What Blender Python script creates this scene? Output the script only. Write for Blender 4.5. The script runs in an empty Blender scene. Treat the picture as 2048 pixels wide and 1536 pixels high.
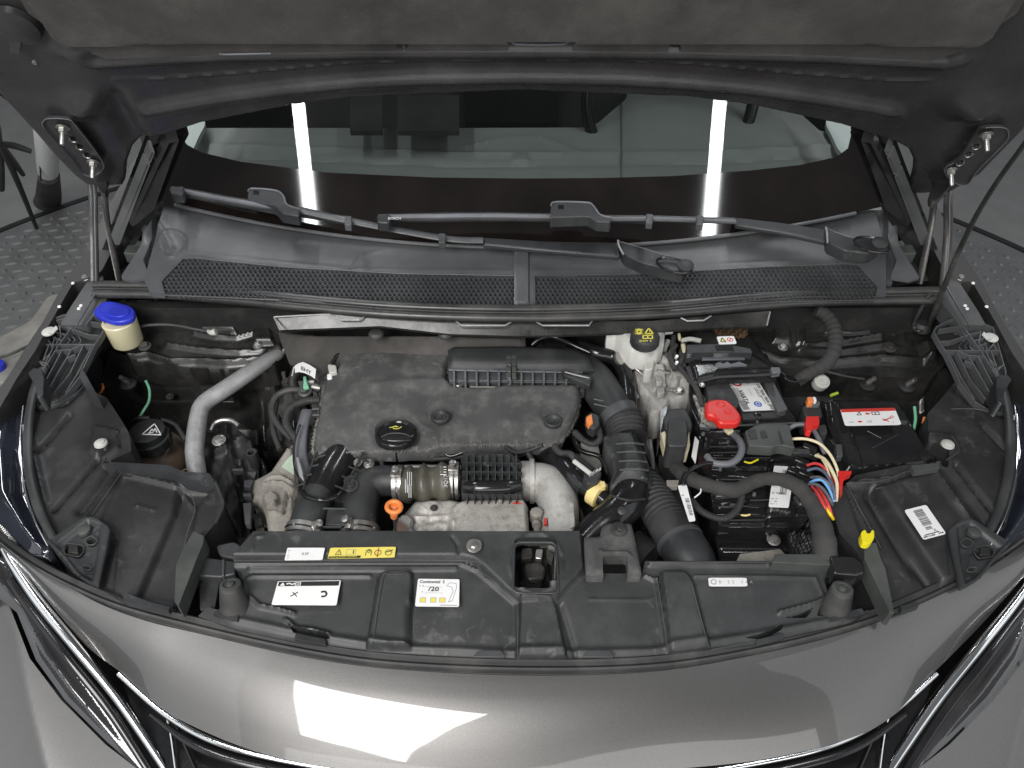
import bpy, bmesh, math, random
import numpy as np
from mathutils import Vector
R = math.radians
random.seed(7)
SC = bpy.context.scene
COL = SC.collection
# ---------------------------------------------------------------- camera
CAMZ, PITCH, FX, CX, CY = 1.76, R(42), 1500.0, 1024.0, 768.0
cam = bpy.data.objects.new('camera', bpy.data.cameras.new('camera'))
COL.objects.link(cam); SC.camera = cam
cam.location = (0, 0, CAMZ); cam.rotation_euler = (math.pi/2-PITCH, 0, 0)
cam.data.sensor_width = 36; cam.data.lens = FX/2048*36
cam.data.clip_start = .02; cam.data.clip_end = 200
# ---------------------------------------------------------------- light
SC.view_settings.view_transform = 'Standard'; SC.view_settings.look = 'None'
SC.view_settings.exposure = 0.36; SC.view_settings.gamma = 1
w = bpy.data.worlds.new('World'); SC.world = w; w.use_nodes = True
w.node_tree.nodes['Background'].inputs[0].default_value = (.80, .84, .90, 1)
w.node_tree.nodes['Background'].inputs[1].default_value = .12
def area(name, loc, target, sx, sy, power, col=(1, 1, 1)):
    l = bpy.data.lights.new(name, 'AREA'); l.shape = 'RECTANGLE'; l.size = sx; l.size_y = sy
    l.energy = power; l.color = col
    o = bpy.data.objects.new(name, l); COL.objects.link(o); o.location = loc
    o.rotation_euler = (Vector(target)-Vector(loc)).to_track_quat('-Z', 'Y').to_euler()
    return o
area('ceiling_tube', (-1.0, 1.95, 2.95), (-1.0, 1.9501, 0), .062, 2.9, 21, (.95, .98, 1))
area('ceiling_tube', (.89, 1.95, 2.95), (.89, 1.9501, 0), .062, 2.9, 21, (.95, .98, 1))
area('ceiling_panel', (-1.03, -1.42, 2.95), (-1.03, -1.4201, 0), 1.05, 2.2, 98, (1, .985, .96)).rotation_euler = (0, 0, R(-21))
area('front_fill', (0.2, -2.8, 2.1), (0, .9, .9), 5.0, 1.6, 50, (1, .985, .96))  # added fill lamp lighting the bay from behind the camera
area('side_fill', (-3.4, -.6, 2.7), (-2.2, 2.9, 0), 3.0, 3.6, 24, (.95, .98, 1))  # pair of added fill lamps brightening the floor on both sides
area('side_fill', (3.4, -.6, 2.7), (2.2, 2.9, 0), 3.0, 3.6, 24, (.95, .98, 1))
# ---------------------------------------------------------------- geometry helpers
cp, sp_ = math.cos(PITCH), math.sin(PITCH)
def ray(px, py):
    a = (np.asarray(px, float)-CX)/FX; b = (CY-np.asarray(py, float))/FX
    return a, cp+b*sp_, -sp_+b*cp
def P(px, py, z, h=0):
    """the point of the plane at height z that the photo shows at px, py (then raised by h)"""
    dx, dy, dz = ray(px, py); t = (np.asarray(z, float)-CAMZ)/dz
    return np.stack(np.broadcast_arrays(dx*t, dy*t, np.asarray(z, float)+h), -1)
def PQ(px, py, p0, n, h=0):
    d = np.stack(np.broadcast_arrays(*ray(px, py)), -1); p0 = np.array(p0, float); n = np.array(n, float)
    c = np.array([0, 0, CAMZ]); t = ((p0-c)@n)/(d@n)
    return c+d*t[..., None]+n*np.asarray(h)[..., None]
def mz(zf):
    if not callable(zf): z0 = zf; zf = lambda x, y: z0
    return lambda x, y, h: P(x, y, zf(x, y), h)
def lin(z0, y0, b, x0=0, c=0): return lambda x, y: z0+b*(y-y0)+c*(x-x0)
def pxm(px, py, z):            # metres per photo pixel at that point
    p = P(px, py, z); return float(np.linalg.norm(p-np.array([0, 0, CAMZ]))/math.sqrt(FX**2+(px-CX)**2+(py-CY)**2))
def mir(pts, c=1042): return [(2*c-p[0],)+tuple(p[1:]) for p in pts][::-1]
def ss(x): x = np.clip(x, 0, 1); return x*x*(3-2*x)
def rr(pts, r, n=5):           # round the corners of an outline
    out = []; m = len(pts)
    for i in range(m):
        a, b, c = (np.array(pts[(i+k) % m], float) for k in (-1, 0, 1))
        ra = r[i] if isinstance(r, (list, tuple)) else r
        d1 = min(ra, np.linalg.norm((a-b)[:2])*.48); d2 = min(ra, np.linalg.norm((c-b)[:2])*.48)
        p = b+(a-b)/max(np.linalg.norm((a-b)[:2]), 1e-6)*d1; q = b+(c-b)/max(np.linalg.norm((c-b)[:2]), 1e-6)*d2
        for k in range(n+1):
            t = k/n; out.append(tuple((1-t)**2*p+2*t*(1-t)*b+t*t*q))
    return out
def cat(pts, n=8, closed=False):   # Catmull-Rom through points
    p = np.array(pts, float); m = len(p); out = []
    rng = range(m) if closed else range(m-1)
    for i in rng:
        if closed: a, b, c, d = p[(i-1) % m], p[i], p[(i+1) % m], p[(i+2) % m]
        else: a, b, c, d = p[max(i-1, 0)], p[i], p[i+1], p[min(i+2, m-1)]
        for k in range(n):
            t = k/n; out.append(.5*(2*b+(c-a)*t+(2*a-5*b+4*c-d)*t*t+(3*b-a-3*c+d)*t**3))
    if not closed: out.append(p[-1])
    return [tuple(q) for q in out]
def ell(cx, cy, rx, ry, n=24, rot=0):
    c, s = math.cos(R(rot)), math.sin(R(rot))
    return [(cx+rx*math.cos(a)*c-ry*math.sin(a)*s, cy+rx*math.cos(a)*s+ry*math.sin(a)*c) for a in [2*math.pi*k/n for k in range(n)]]
def sdist(X, Y, poly, near=False):  # signed distance, positive inside
    poly = np.array([q[:2] for q in poly], float); X = np.asarray(X, float); Y = np.asarray(Y, float)
    best = np.full(X.shape, 1e18); ins = np.zeros(X.shape, bool); NX = X.copy(); NY = Y.copy()
    for i in range(len(poly)):
        ax, ay = poly[i-1]; bx, by = poly[i]; ex, ey = bx-ax, by-ay; L = ex*ex+ey*ey
        if L < 1e-12: continue
        t = np.clip(((X-ax)*ex+(Y-ay)*ey)/L, 0, 1); qx, qy = ax+t*ex, ay+t*ey
        d = (X-qx)**2+(Y-qy)**2; m = d < best; best = np.where(m, d, best); NX = np.where(m, qx, NX); NY = np.where(m, qy, NY)
        if ey != 0: ins ^= ((ay > Y) != (by > Y)) & (X < ex*(Y-ay)/ey+ax)
    d = np.sqrt(best)*np.where(ins, 1, -1)
    return (d, NX, NY) if near else d
def ldist(X, Y, pts):
    best = np.full(np.shape(X), 1e18)
    for i in range(1, len(pts)):
        ax, ay = pts[i-1][:2]; bx, by = pts[i][:2]; ex, ey = bx-ax, by-ay; L = max(ex*ex+ey*ey, 1e-9)
        t = np.clip(((X-ax)*ex+(Y-ay)*ey)/L, 0, 1); best = np.minimum(best, (X-ax-t*ex)**2+(Y-ay-t*ey)**2)
    return np.sqrt(best)
def up(poly, h, w=8): return lambda X, Y: h*ss(sdist(X, Y, poly)/w+.5)
def ridge(pts, h, w=4): return lambda X, Y: h*np.exp(-(ldist(X, Y, pts)/w)**2)
def add(*fs): return lambda X, Y: sum(f(X, Y) for f in fs)
class M:
    def __init__(s): s.v = []; s.f = []; s.uv = None
    def put(s, v, f):
        o = len(s.v); s.v += [tuple(map(float, q)) for q in v]; s.f += [tuple(i+o for i in q) for q in f]; return s
    def prism(s, top, d):        # top: 3D outline, d: vector to the underside
        n = len(top); top = [np.array(q, float) for q in top]; d = np.array(d, float)
        return s.put(top+[q+d for q in top], [tuple(range(n)), tuple(range(2*n-1, n-1, -1))]+[(i, n+i, n+(i+1) % n, (i+1) % n) for i in range(n)])
    def slab(s, pts, z, h, mp=None):   # outline in photo pixels on height z, standing h tall
        top = [P(q[0], q[1], q[2] if len(q) > 2 else z) for q in pts]
        return s.prism(top, (0, 0, -h))
    def box(s, c, size, rz=0, rx=0, ry=0):
        from mathutils import Euler
        e = Euler((R(rx), R(ry), R(rz))).to_matrix(); a, b, h = (q/2 for q in size)
        v = [Vector(c)+e@Vector((x*a, y*b, k*h)) for x, y, k in ((-1, -1, -1), (1, -1, -1), (1, 1, -1), (-1, 1, -1), (-1, -1, 1), (1, -1, 1), (1, 1, 1), (-1, 1, 1))]
        return s.put(v, [(3, 2, 1, 0), (4, 5, 6, 7), (0, 1, 5, 4), (1, 2, 6, 5), (2, 3, 7, 6), (3, 0, 4, 7)])
    def bar(s, a, b, wd, h):      # flat-topped rib from a to b, top at their height
        a = np.array(a, float); b = np.array(b, float); d = b-a; n = np.cross(d, (0, 0, 1)); n = n/max(np.linalg.norm(n), 1e-9)*wd/2
        return s.prism([a-n, b-n, b+n, a+n], (0, 0, -h))
    def lathe(s, c, axis, prof, seg=28, cap=True):   # prof: (radius, height along the axis)
        ax = Vector(axis).normalized(); u = ax.orthogonal().normalized(); w_ = ax.cross(u); c = Vector(c); v = []; f = []
        for r, h in prof:
            for k in range(seg):
                a = 2*math.pi*k/seg; v.append(c+ax*h+(u*math.cos(a)+w_*math.sin(a))*r)
        for j in range(len(prof)-1):
            for k in range(seg):
                k2 = (k+1) % seg; f.append((j*seg+k, j*seg+k2, (j+1)*seg+k2, (j+1)*seg+k))
        if cap: f += [tuple(range(seg))[::-1], tuple(range((len(prof)-1)*seg, len(prof)*seg))]
        return s.put(v, f)
    def tube(s, pts, r, seg=16, n=8, corr=None, flat=1.0, cap=True):
        """swept pipe: pts 3D; r one radius or a list; corr=(pitch, depth) corrugates it; flat squashes it in height"""
        k = len(pts); rad = [r]*k if np.isscalar(r) else list(r)
        q = np.array(cat([tuple(p)+(x,) for p, x in zip(pts, rad)], n)); path, rad = q[:, :3], q[:, 3]
        if corr:
            d = np.r_[0, np.cumsum(np.linalg.norm(np.diff(path, axis=0), axis=1))]; m = max(8, int(d[-1]/corr[0]*8))
            t = np.linspace(0, d[-1], m); path = np.stack([np.interp(t, d, path[:, i]) for i in range(3)], 1); rad = np.interp(t, d, rad)
            rad = rad*(1+corr[1]*np.tanh(2.2*np.sin(2*math.pi*t/corr[0])))
        v = []; f = []; m = len(path); u = None
        for i in range(m):
            tg = Vector(path[min(i+1, m-1)]-path[max(i-1, 0)]).normalized()
            if u is None: u = tg.cross(Vector((0, 0, 1))); u = (u if u.length > .1 else Vector((1, 0, 0))).normalized()
            u = (u-tg*u.dot(tg)).normalized(); w_ = tg.cross(u)
            for k_ in range(seg):
                a = 2*math.pi*k_/seg; v.append(Vector(path[i])+u*math.cos(a)*rad[i]+w_*math.sin(a)*rad[i]*flat)
        for i in range(m-1):
            for k_ in range(seg):
                k2 = (k_+1) % seg; f.append((i*seg+k_, i*seg+k2, (i+1)*seg+k2, (i+1)*seg+k_))
        if cap: f += [tuple(range(seg))[::-1], tuple(range((m-1)*seg, m*seg))]
        return s.put(v, f)
    def pipe(s, pts, rpx, **k):   # tube whose points are (px, py, z) and radii are photo pixels
        rp = [rpx]*len(pts) if np.isscalar(rpx) else rpx
        return s.tube([P(*q) for q in pts], [x*pxm(*q) for q, x in zip(pts, rp)], **k)
    def loft(s, rows, nu=40, nv=6, smooth=True, close=False):   # rows of 3D points
        rs = []
        for row in rows:
            a = np.array(cat(row, 6), float) if smooth else np.array(row, float)
            d = np.r_[0, np.cumsum(np.linalg.norm(np.diff(a, axis=0), axis=1))]
            t = np.linspace(0, d[-1], nu); rs.append(np.stack([np.interp(t, d, a[:, i]) for i in range(3)], 1))
        rs = np.array(rs); flat = rs.reshape(len(rs), -1); rs = np.array(cat([tuple(x) for x in flat], nv)) if nv > 1 else flat
        g = rs.reshape(len(rs), nu, 3); nr = len(g)
        return s.put(g.reshape(-1, 3), [(i*nu+j, i*nu+j+1, (i+1)*nu+j+1, (i+1)*nu+j) for i in range(nr-1) for j in range(nu-1)])
    def field(s, poly, step, mp, relief=None, holes=(), skirt=0.0):
        """moulded sheet over an outline, with raised and sunk shapes, clean edges, holes and a skirt"""
        if not callable(mp): mp = mz(mp)
        pa = np.array([q[:2] for q in poly], float); x0, y0 = pa.min(0)-step; x1, y1 = pa.max(0)+step
        xs = np.arange(x0, x1+step, step); ys = np.arange(y0, y1+step, step); X, Y = np.meshgrid(xs, ys)
        d, NX, NY = sdist(X, Y, poly, True); keep = d > 0; PX, PY = np.where(d > .35*step, X, NX), np.where(d > .35*step, Y, NY)
        for hpoly in holes:
            e, HX, HY = sdist(X, Y, hpoly, True); near = (e > -.35*step) & (d > .35*step); keep &= ~(e > 0)
            PX = np.where(near, HX, PX); PY = np.where(near, HY, PY)
        H = relief(PX, PY) if relief else np.zeros(X.shape)
        V = mp(PX, PY, H); ny, nx = X.shape; k = d > .35*step
        for hpoly in holes: k &= ~(sdist(X, Y, hpoly) > -.35*step)
        cell = k[:-1, :-1] | k[1:, :-1] | k[:-1, 1:] | k[1:, 1:]
        inb = d > -1.8*step; inb &= True
        idx = -np.ones(X.shape, int); use = np.zeros(X.shape, bool)
        for a, b in ((0, 0), (1, 0), (0, 1), (1, 1)): use[a:ny-1+a, b:nx-1+b] |= cell
        idx[use] = np.arange(use.sum()); v = V[use]; J, I = np.nonzero(cell)
        f = np.stack([idx[J+1, I], idx[J+1, I+1], idx[J, I+1], idx[J, I]], 1).tolist()
        if skirt:
            cnt = {}
            for q in f:
                for a, b in zip(q, q[1:]+q[:1]):
                    if (b, a) in cnt: del cnt[(b, a)]
                    else: cnt[(a, b)] = 1
            vb = mp(PX, PY, H-skirt)[use]; ids = sorted({i for e in cnt for i in e}); mpi = {i: len(v)+k for k, i in enumerate(ids)}
            v = np.concatenate([v, vb[ids]]); f += [(b, a, mpi[a], mpi[b]) for a, b in cnt]
        return s.put(v, [tuple(q) for q in f])
    def bolt(s, c, axis, r, h=None, washer=1.55):
        h = h or r*.9; ax = Vector(axis).normalized()
        s.lathe(c, ax, [(r*washer, 0), (r*washer, r*.22), (r*washer*.9, r*.3)], 20)
        return s.lathe(c, ax, [(r, r*.25), (r, h), (r*.86, h+r*.12)], 6)
def root_of(o):
    loc = Vector((0, 0, 0))
    while o is not None: loc += o.location; o = o.parent
    return loc
def link(name, m, mat, parent=None, bevel=0, ang=38, flat=False, sub=0, merge=True, **props):
    """one mesh object out of builder m; a top-level one gets its origin at its base"""
    v = np.array(m.v, float)
    if parent is None: o0 = Vector(((v[:, 0].min()+v[:, 0].max())/2, (v[:, 1].min()+v[:, 1].max())/2, v[:, 2].min()))
    else: o0 = root_of(parent)
    me = bpy.data.meshes.new(name); me.from_pydata((v-np.array(o0)).tolist(), [], m.f)
    bm = bmesh.new(); bm.from_mesh(me)
    if merge: bmesh.ops.remove_doubles(bm, verts=bm.verts, dist=1e-6)
    bmesh.ops.dissolve_degenerate(bm, dist=1e-7, edges=bm.edges)
    bmesh.ops.recalc_face_normals(bm, faces=bm.faces)
    bm.to_mesh(me); bm.free()
    if not flat:
        me.shade_smooth(); me.set_sharp_from_angle(angle=R(ang))
    me.materials.append(mat)
    o = bpy.data.objects.new(name, me); COL.objects.link(o)
    if parent is None: o.location = o0
    else: o.parent = parent
    if bevel:
        b = o.modifiers.new('bevel', 'BEVEL'); b.width = bevel; b.segments = 2; b.limit_method = 'ANGLE'; b.angle_limit = R(40); b.harden_normals = False
    if sub: q = o.modifiers.new('sub', 'SUBSURF'); q.levels = q.render_levels = sub
    for k, x in props.items(): o[k] = x
    return o
def T(name, label, cat_, at, group=None):
    o = bpy.data.objects.new(name, None); COL.objects.link(o); o.empty_display_size = .02
    o.location = tuple(float(q) for q in (P(*at) if len(at) == 3 else at[1:])); o['label'] = label; o['category'] = cat_
    if group: o['group'] = group
    return o
def tag(o, label, cat_, group=None):
    o['label'] = label; o['category'] = cat_
    if group: o['group'] = group
    return o
_tc = {}
def text_geo(s, bold=0):       # (verts in em units, faces)
    if (s, bold) not in _tc:
        c = bpy.data.curves.new('t', 'FONT'); c.body = s; c.resolution_u = 2; c.offset = bold
        o = bpy.data.objects.new('t', c); COL.objects.link(o); me = bpy.data.meshes.new_from_object(o)
        _tc[(s, bold)] = ([tuple(q.co) for q in me.vertices], [tuple(q.vertices) for q in me.polygons])
        bpy.data.objects.remove(o); bpy.data.meshes.remove(me); bpy.data.curves.remove(c)
    return _tc[(s, bold)]
class Sheet:
    """a frame on four photo points (bottom left, bottom right, top right, top left) at height z; u, v run 0..1"""
    def __init__(s, bl, br, tr, tl, z, th=.0006, mp=None):
        g = (lambda q: P(q[0], q[1], q[2] if len(q) > 2 else z)) if mp is None else mp
        s.c = [np.array(g(q)) for q in (bl, br, tr, tl)]; s.n = np.cross(s.c[1]-s.c[0], s.c[3]-s.c[0]); s.n /= np.linalg.norm(s.n)
        if s.n[2] < 0 and abs(s.n[2]) > .2: s.n = -s.n
        s.w = float(np.linalg.norm(s.c[1]-s.c[0])); s.h = float(np.linalg.norm(s.c[3]-s.c[0])); s.th = th
    def at(s, u, v, k=0):
        a, b, c, d = s.c; return a*(1-u)*(1-v)+b*u*(1-v)+c*u*v+d*(1-u)*v+s.n*k
    def panel(s, m, r=.06):
        a = s.h/s.w; o = rr([(0, 0), (1, 0), (1, 1/1), (0, 1)], r, 3)
        return m.prism([s.at(u, v, s.th) for u, v in o], -s.n*s.th)
    def rect(s, m, u0, v0, u1, v1, k=1): return s.poly(m, [(u0, v0), (u1, v0), (u1, v1), (u0, v1)], k)
    def poly(s, m, pts, k=1): return m.prism([s.at(u, v, s.th+.00025*k) for u, v in pts], -s.n*.0002*k)
    def line(s, m, pts, wd=.02, k=1, close=False):
        if close: pts = list(pts)+[pts[0]]
        for a, b in zip(pts, pts[1:]):
            d = np.array([(b[0]-a[0])*s.w, (b[1]-a[1])*s.h]); L = max(np.linalg.norm(d), 1e-9); n = np.array([-d[1], d[0]])/L*wd*s.h/2
            nu, nv = n[0]/s.w, n[1]/s.h; s.poly(m, [(a[0]-nu, a[1]-nv), (b[0]-nu, b[1]-nv), (b[0]+nu, b[1]+nv), (a[0]+nu, a[1]+nv)], k)
        return m
    def text(s, m, u, v, size, t, rot=0, align=0, stretch=1, bold=0, k=1):   # size as a share of the height
        vv, ff = text_geo(t, bold); e = size*s.h/.7; wid = max((q[0] for q in vv), default=0)*e*stretch; c, q = math.cos(R(rot)), math.sin(R(rot)); out = []
        for x, y, _ in vv:
            X = x*e*stretch-wid*align; Y = y*e; out.append(s.at(u+(X*c-Y*q)/s.w, v+(X*q+Y*c)/s.h, s.th+.0003*k))
        return m.put(out, ff)
    def dots(s, m, u0, u1, v, size, n):      # print too small to read: a row of short strokes
        rn = random.Random(int(u0*997+v*613+n)); x = u0; st = (u1-u0)/n
        for i in range(n):
            if rn.random() < .8: s.rect(m, x, v, x+st*rn.uniform(.4, .8), v+size*rn.uniform(.6, 1))
            x += st
        return m
    def ring(s, m, u, v, r, wd, n=20):
        return s.line(m, [(u+r*s.h/s.w*math.cos(2*math.pi*k/n), v+r*math.sin(2*math.pi*k/n)) for k in range(n)], wd, close=True)
    def bars(s, m, u0, v0, u1, v1, n, vert=True):
        rn = random.Random(n); t = 0; tot = n*2.2
        while t < tot:
            wdt = rn.choice((.5, .8, 1.3)); a = t/tot; b = min(1, (t+wdt)/tot)
            if vert: s.rect(m, u0+(u1-u0)*a, v0, u0+(u1-u0)*b, v1)
            else: s.rect(m, u0, v0+(v1-v0)*a, u1, v0+(v1-v0)*b)
            t += wdt+rn.choice((.6, 1, 1.4))
        return m
# ---------------------------------------------------------------- materials
def mat(name, col, rough=.5, metal=0, dust=0, dcol=(.22, .21, .19), bump=.0, bs=900, coat=0, spec=.5, flake=0, ds=14, var=.25, emit=0, patch=0):
    m = bpy.data.materials.new(name); m.use_nodes = True; nt = m.node_tree; N = nt.nodes; L = nt.links
    b = N['Principled BSDF']; b.inputs['Roughness'].default_value = rough; b.inputs['Metallic'].default_value = metal
    b.inputs['Specular IOR Level'].default_value = spec; b.inputs['Coat Weight'].default_value = coat; b.inputs['Coat Roughness'].default_value = .03
    g = N.new('ShaderNodeNewGeometry')
    def noise(sc, det=4, rg=.55, off=0):
        n = N.new('ShaderNodeTexNoise'); n.inputs['Scale'].default_value = sc; n.inputs['Detail'].default_value = det; n.inputs['Roughness'].default_value = rg
        if off:
            a = N.new('ShaderNodeVectorMath'); a.inputs[1].default_value = (off, off*1.7, off*.6); L.new(g.outputs['Position'], a.inputs[0]); L.new(a.outputs[0], n.inputs['Vector'])
        else: L.new(g.outputs['Position'], n.inputs['Vector'])
        return n.outputs['Fac']
    def ramp(x, lo, hi, a=0, c=1):
        n = N.new('ShaderNodeMapRange'); n.inputs[1].default_value = lo; n.inputs[2].default_value = hi; n.inputs[3].default_value = a; n.inputs[4].default_value = c; L.new(x, n.inputs[0]); return n.outputs[0]
    def mul(x, y):
        n = N.new('ShaderNodeMath'); n.operation = 'MULTIPLY'; L.new(x, n.inputs[0])
        if isinstance(y, (int, float)): n.inputs[1].default_value = y
        else: L.new(y, n.inputs[1])
        return n.outputs[0]
    def addn(x, y):
        n = N.new('ShaderNodeMath'); n.operation = 'ADD'; n.use_clamp = True; L.new(x, n.inputs[0]); L.new(y, n.inputs[1]); return n.outputs[0]
    def mix(f, a, c):
        n = N.new('ShaderNodeMix'); n.data_type = 'RGBA'; L.new(f, n.inputs[0])
        for k, q in ((6, a), (7, c)):
            if isinstance(q, tuple): n.inputs[k].default_value = (*q, 1)
            else: L.new(q, n.inputs[k])
        return n.outputs[2]
    c0 = mix(ramp(noise(9, 5), .35, .65), tuple(x*(1-var) for x in col), tuple(min(1, x*(1+var)) for x in col))
    if dust:
        cl = mul(ramp(noise(ds, 7, .68, 3.1), .47, .74), dust); sp = mul(mul(ramp(noise(520, 2, .5, 1.3), .66, .74), ramp(noise(6, 3, .5, 5), .42, .6)), dust*1.1)
        c0 = mix(addn(cl, sp), c0, dcol)
        L.new(addn(ramp(cl, 0, 1, rough, min(1, rough+.35)), ramp(noise(40, 3), .4, .6, -.03, .03)), b.inputs['Roughness'])
    if patch:      # scuffed, paler worn areas with fine scratches
        n = N.new('ShaderNodeTexNoise'); n.inputs['Scale'].default_value = 60; n.inputs['Detail'].default_value = 8; n.inputs['Distortion'].default_value = .7; L.new(g.outputs['Position'], n.inputs['Vector'])
        c0 = mix(mul(mul(ramp(n.outputs['Fac'], .58, .66), ramp(noise(7, 3, .5, 9), .5, .62)), patch), c0, tuple(min(1, x*2.4+.05) for x in col))
    if flake: c0 = mix(ramp(noise(2600, 1), .45, .6), c0, tuple(min(1, x*flake) for x in col))
    L.new(c0, b.inputs['Base Color'])
    if bump:
        bn = N.new('ShaderNodeBump'); bn.inputs['Strength'].default_value = bump; bn.inputs['Distance'].default_value = .001; L.new(noise(bs, 3), bn.inputs['Height']); L.new(bn.outputs[0], b.inputs['Normal'])
    if emit: b.inputs['Emission Color'].default_value = (*col, 1); b.inputs['Emission Strength'].default_value = emit
    return m
K = {}
K['plastic'] = mat('black_plastic', (.028, .029, .030), .44, dust=.22, dcol=(.16, .16, .155), bump=.3, patch=.5)
K['seal'] = mat('bonnet_seal_rubber', (.034, .034, .034), .30, dust=.2, bump=.1)
K['lampshell'] = mat('smoky_lamp_lens', (.030, .030, .032), .06, coat=1, dust=.04)
K['plastic_dusty'] = mat('dusty_black_plastic', (.020, .020, .021), .42, dust=.22, dcol=(.13, .125, .12), bump=.3, patch=.35)
K['trim'] = mat('charcoal_trim_plastic', (.030, .0315, .034), .42, dust=.10, bump=.3, bs=700, patch=.5)
K['gloss'] = mat('glossy_black_plastic', (.012, .012, .013), .16, dust=.05, bump=.03, bs=120)
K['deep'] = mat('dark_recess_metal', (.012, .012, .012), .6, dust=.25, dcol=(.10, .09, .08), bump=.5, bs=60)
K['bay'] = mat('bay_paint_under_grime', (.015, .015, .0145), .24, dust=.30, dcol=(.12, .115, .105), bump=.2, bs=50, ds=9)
K['rubber'] = mat('black_rubber', (.035, .035, .036), .55, dust=.22, bump=.3)
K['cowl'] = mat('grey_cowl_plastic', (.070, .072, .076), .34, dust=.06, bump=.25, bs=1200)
K['felt'] = mat('grey_felt', (.066, .066, .066), .72, dust=.40, dcol=(.26, .255, .24), patch=.8, bump=1.0, bs=1500, ds=34)
K['liner'] = mat('hood_liner_felt', (.058, .054, .051), .95, dust=.4, dcol=(.16, .15, .14), bump=.7, bs=900, ds=10)
K['hoodin'] = mat('hood_inner_paint', (.032, .031, .033), .26, dust=.10, dcol=(.14, .13, .12), bump=.12, bs=1100)
K['paint'] = mat('dark_grey_metallic_paint', (.108, .105, .103), .40, metal=.85, coat=1, flake=1.6, var=.04, spec=.5)
K['paint_dull'] = mat('grey_inner_paint', (.10, .103, .105), .38, metal=.35, dust=.15, bump=.06)
K['frit'] = mat('black_glass_border', (.008, .0062, .0055), .05, dust=0, spec=.5)
K['headlens'] = mat('dark_headlamp_lens', (.014, .016, .024), .05, coat=1, spec=.6)
K['chrome'] = mat('chrome', (.80, .81, .82), .13, metal=1, var=.05, bump=.05, bs=30)
K['steel'] = mat('zinc_steel', (.46, .45, .43), .34, metal=.9, dust=.25, bump=.2, bs=400)
K['darksteel'] = mat('dark_steel', (.034, .033, .032), .32, metal=.1, dust=.35, bump=.3, bs=300)
K['alu'] = mat('cast_aluminium', (.40, .39, .37), .55, metal=.3, dust=.9, dcol=(.20, .19, .17), bump=1.0, bs=420, ds=40)
K['alucast'] = mat('grimy_cast_bracket', (.30, .28, .25), .62, metal=.15, dust=.7, dcol=(.11, .10, .085), bump=1.0, bs=300, ds=55)
K['pipe'] = mat('dull_alloy_pipe', (.34, .34, .345), .42, metal=.3, dust=.9, dcol=(.20, .20, .20), bump=.5, bs=300, ds=60)
K['shield'] = mat('heat_shield_alloy', (.44, .42, .39), .5, metal=.3, dust=.9, dcol=(.16, .15, .13), bump=1, bs=320, ds=70)
K['silicone'] = mat('khaki_silicone_hose', (.085, .080, .062), .36, dust=.2, bump=.1)
K['white'] = mat('white_paper', (.80, .80, .80), .5, var=.02)
K['cream'] = mat('cream_plastic', (.62, .57, .38), .4, dust=.12, dcol=(.35, .3, .2), var=.08)
K['yellowlabel'] = mat('yellow_label', (.78, .66, .14), .5, var=.03)
K['bluecap'] = mat('blue_cap_plastic', (.022, .035, .48), .38, var=.1, dust=.04)
K['red'] = mat('red_plastic', (.62, .025, .02), .36, var=.06, dust=.03)
K['orange'] = mat('orange_plastic', (.80, .24, .06), .38, var=.06)
K['yellow'] = mat('yellow_plastic', (.80, .68, .02), .4, var=.04)
K['paleyellow'] = mat('pale_yellow_plastic', (.75, .60, .25), .45, var=.08, dust=.1)
K['milky'] = mat('milky_plastic', (.50, .50, .47), .4, dust=.12, dcol=(.3, .29, .26), var=.05)
K['tank'] = mat('brown_tinted_tank', (.24, .17, .125), .3, dust=.2, var=.2)
K['green'] = mat('green_plastic', (.20, .50, .32), .45, var=.05)
K['lime'] = mat('lime_plastic', (.45, .62, .05), .45, var=.05)
K['greygreen'] = mat('grey_green_plastic', (.058, .063, .060), .45, dust=.2)
K['ink'] = mat('black_print', (.02, .02, .02), .6, var=0)
K['greyink'] = mat('grey_print', (.30, .30, .30), .6, var=0)
K['redink'] = mat('red_print', (.55, .04, .03), .6, var=0)
K['blueink'] = mat('blue_print', (.02, .10, .45), .6, var=0)
K['yelink'] = mat('yellow_print', (.80, .72, .12), .5, var=0)
K['whiteink'] = mat('white_print', (.75, .75, .75), .5, var=0)
K['tape'] = mat('black_fabric_tape', (.038, .037, .037), .85, dust=.3, dcol=(.12, .11, .10), bump=1, bs=700)
K['greycable'] = mat('grey_cable', (.11, .115, .13), .45, dust=.3)
K['wirecream'] = mat('cream_wire', (.75, .66, .45), .4, var=.03)
K['wirered'] = mat('red_wire', (.62, .05, .05), .4, var=.03)
K['wireblue'] = mat('blue_wire', (.16, .38, .72), .4, var=.03)
K['wirenavy'] = mat('slate_wire', (.09, .11, .17), .4, var=.03)
K['wireyellow'] = mat('yellow_wire', (.85, .60, .02), .4, var=.03)
K['dash'] = mat('pale_dashboard', (.37, .38, .37), .7, bump=.3, var=.05)
K['cabin'] = mat('dark_cabin_trim', (.035, .032, .030), .8, var=.2)
K['seat'] = mat('seat_cloth', (.06, .058, .054), .9, var=.2)
K['whitetrim'] = mat('white_pillar_trim', (.75, .80, .78), .6, var=.02)
K['floor'] = mat('grey_concrete', (.25, .25, .245), .6, dust=.12, ds=1.5, dcol=(.12, .12, .12), var=.06)
K['plate'] = mat('tread_plate_steel', (.19, .19, .19), .45, metal=.1, dust=.15, ds=4, dcol=(.3, .3, .3), var=.1)
K['whitepaintmetal'] = mat('white_coated_metal', (.85, .85, .85), .35, var=.02)
K['darkrim'] = mat('dark_rim', (.02, .02, .02), .5)
K['concretebeam'] = mat('grey_lift_pad', (.24, .23, .21), .7, dust=.4, dcol=(.12, .11, .10))
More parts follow.
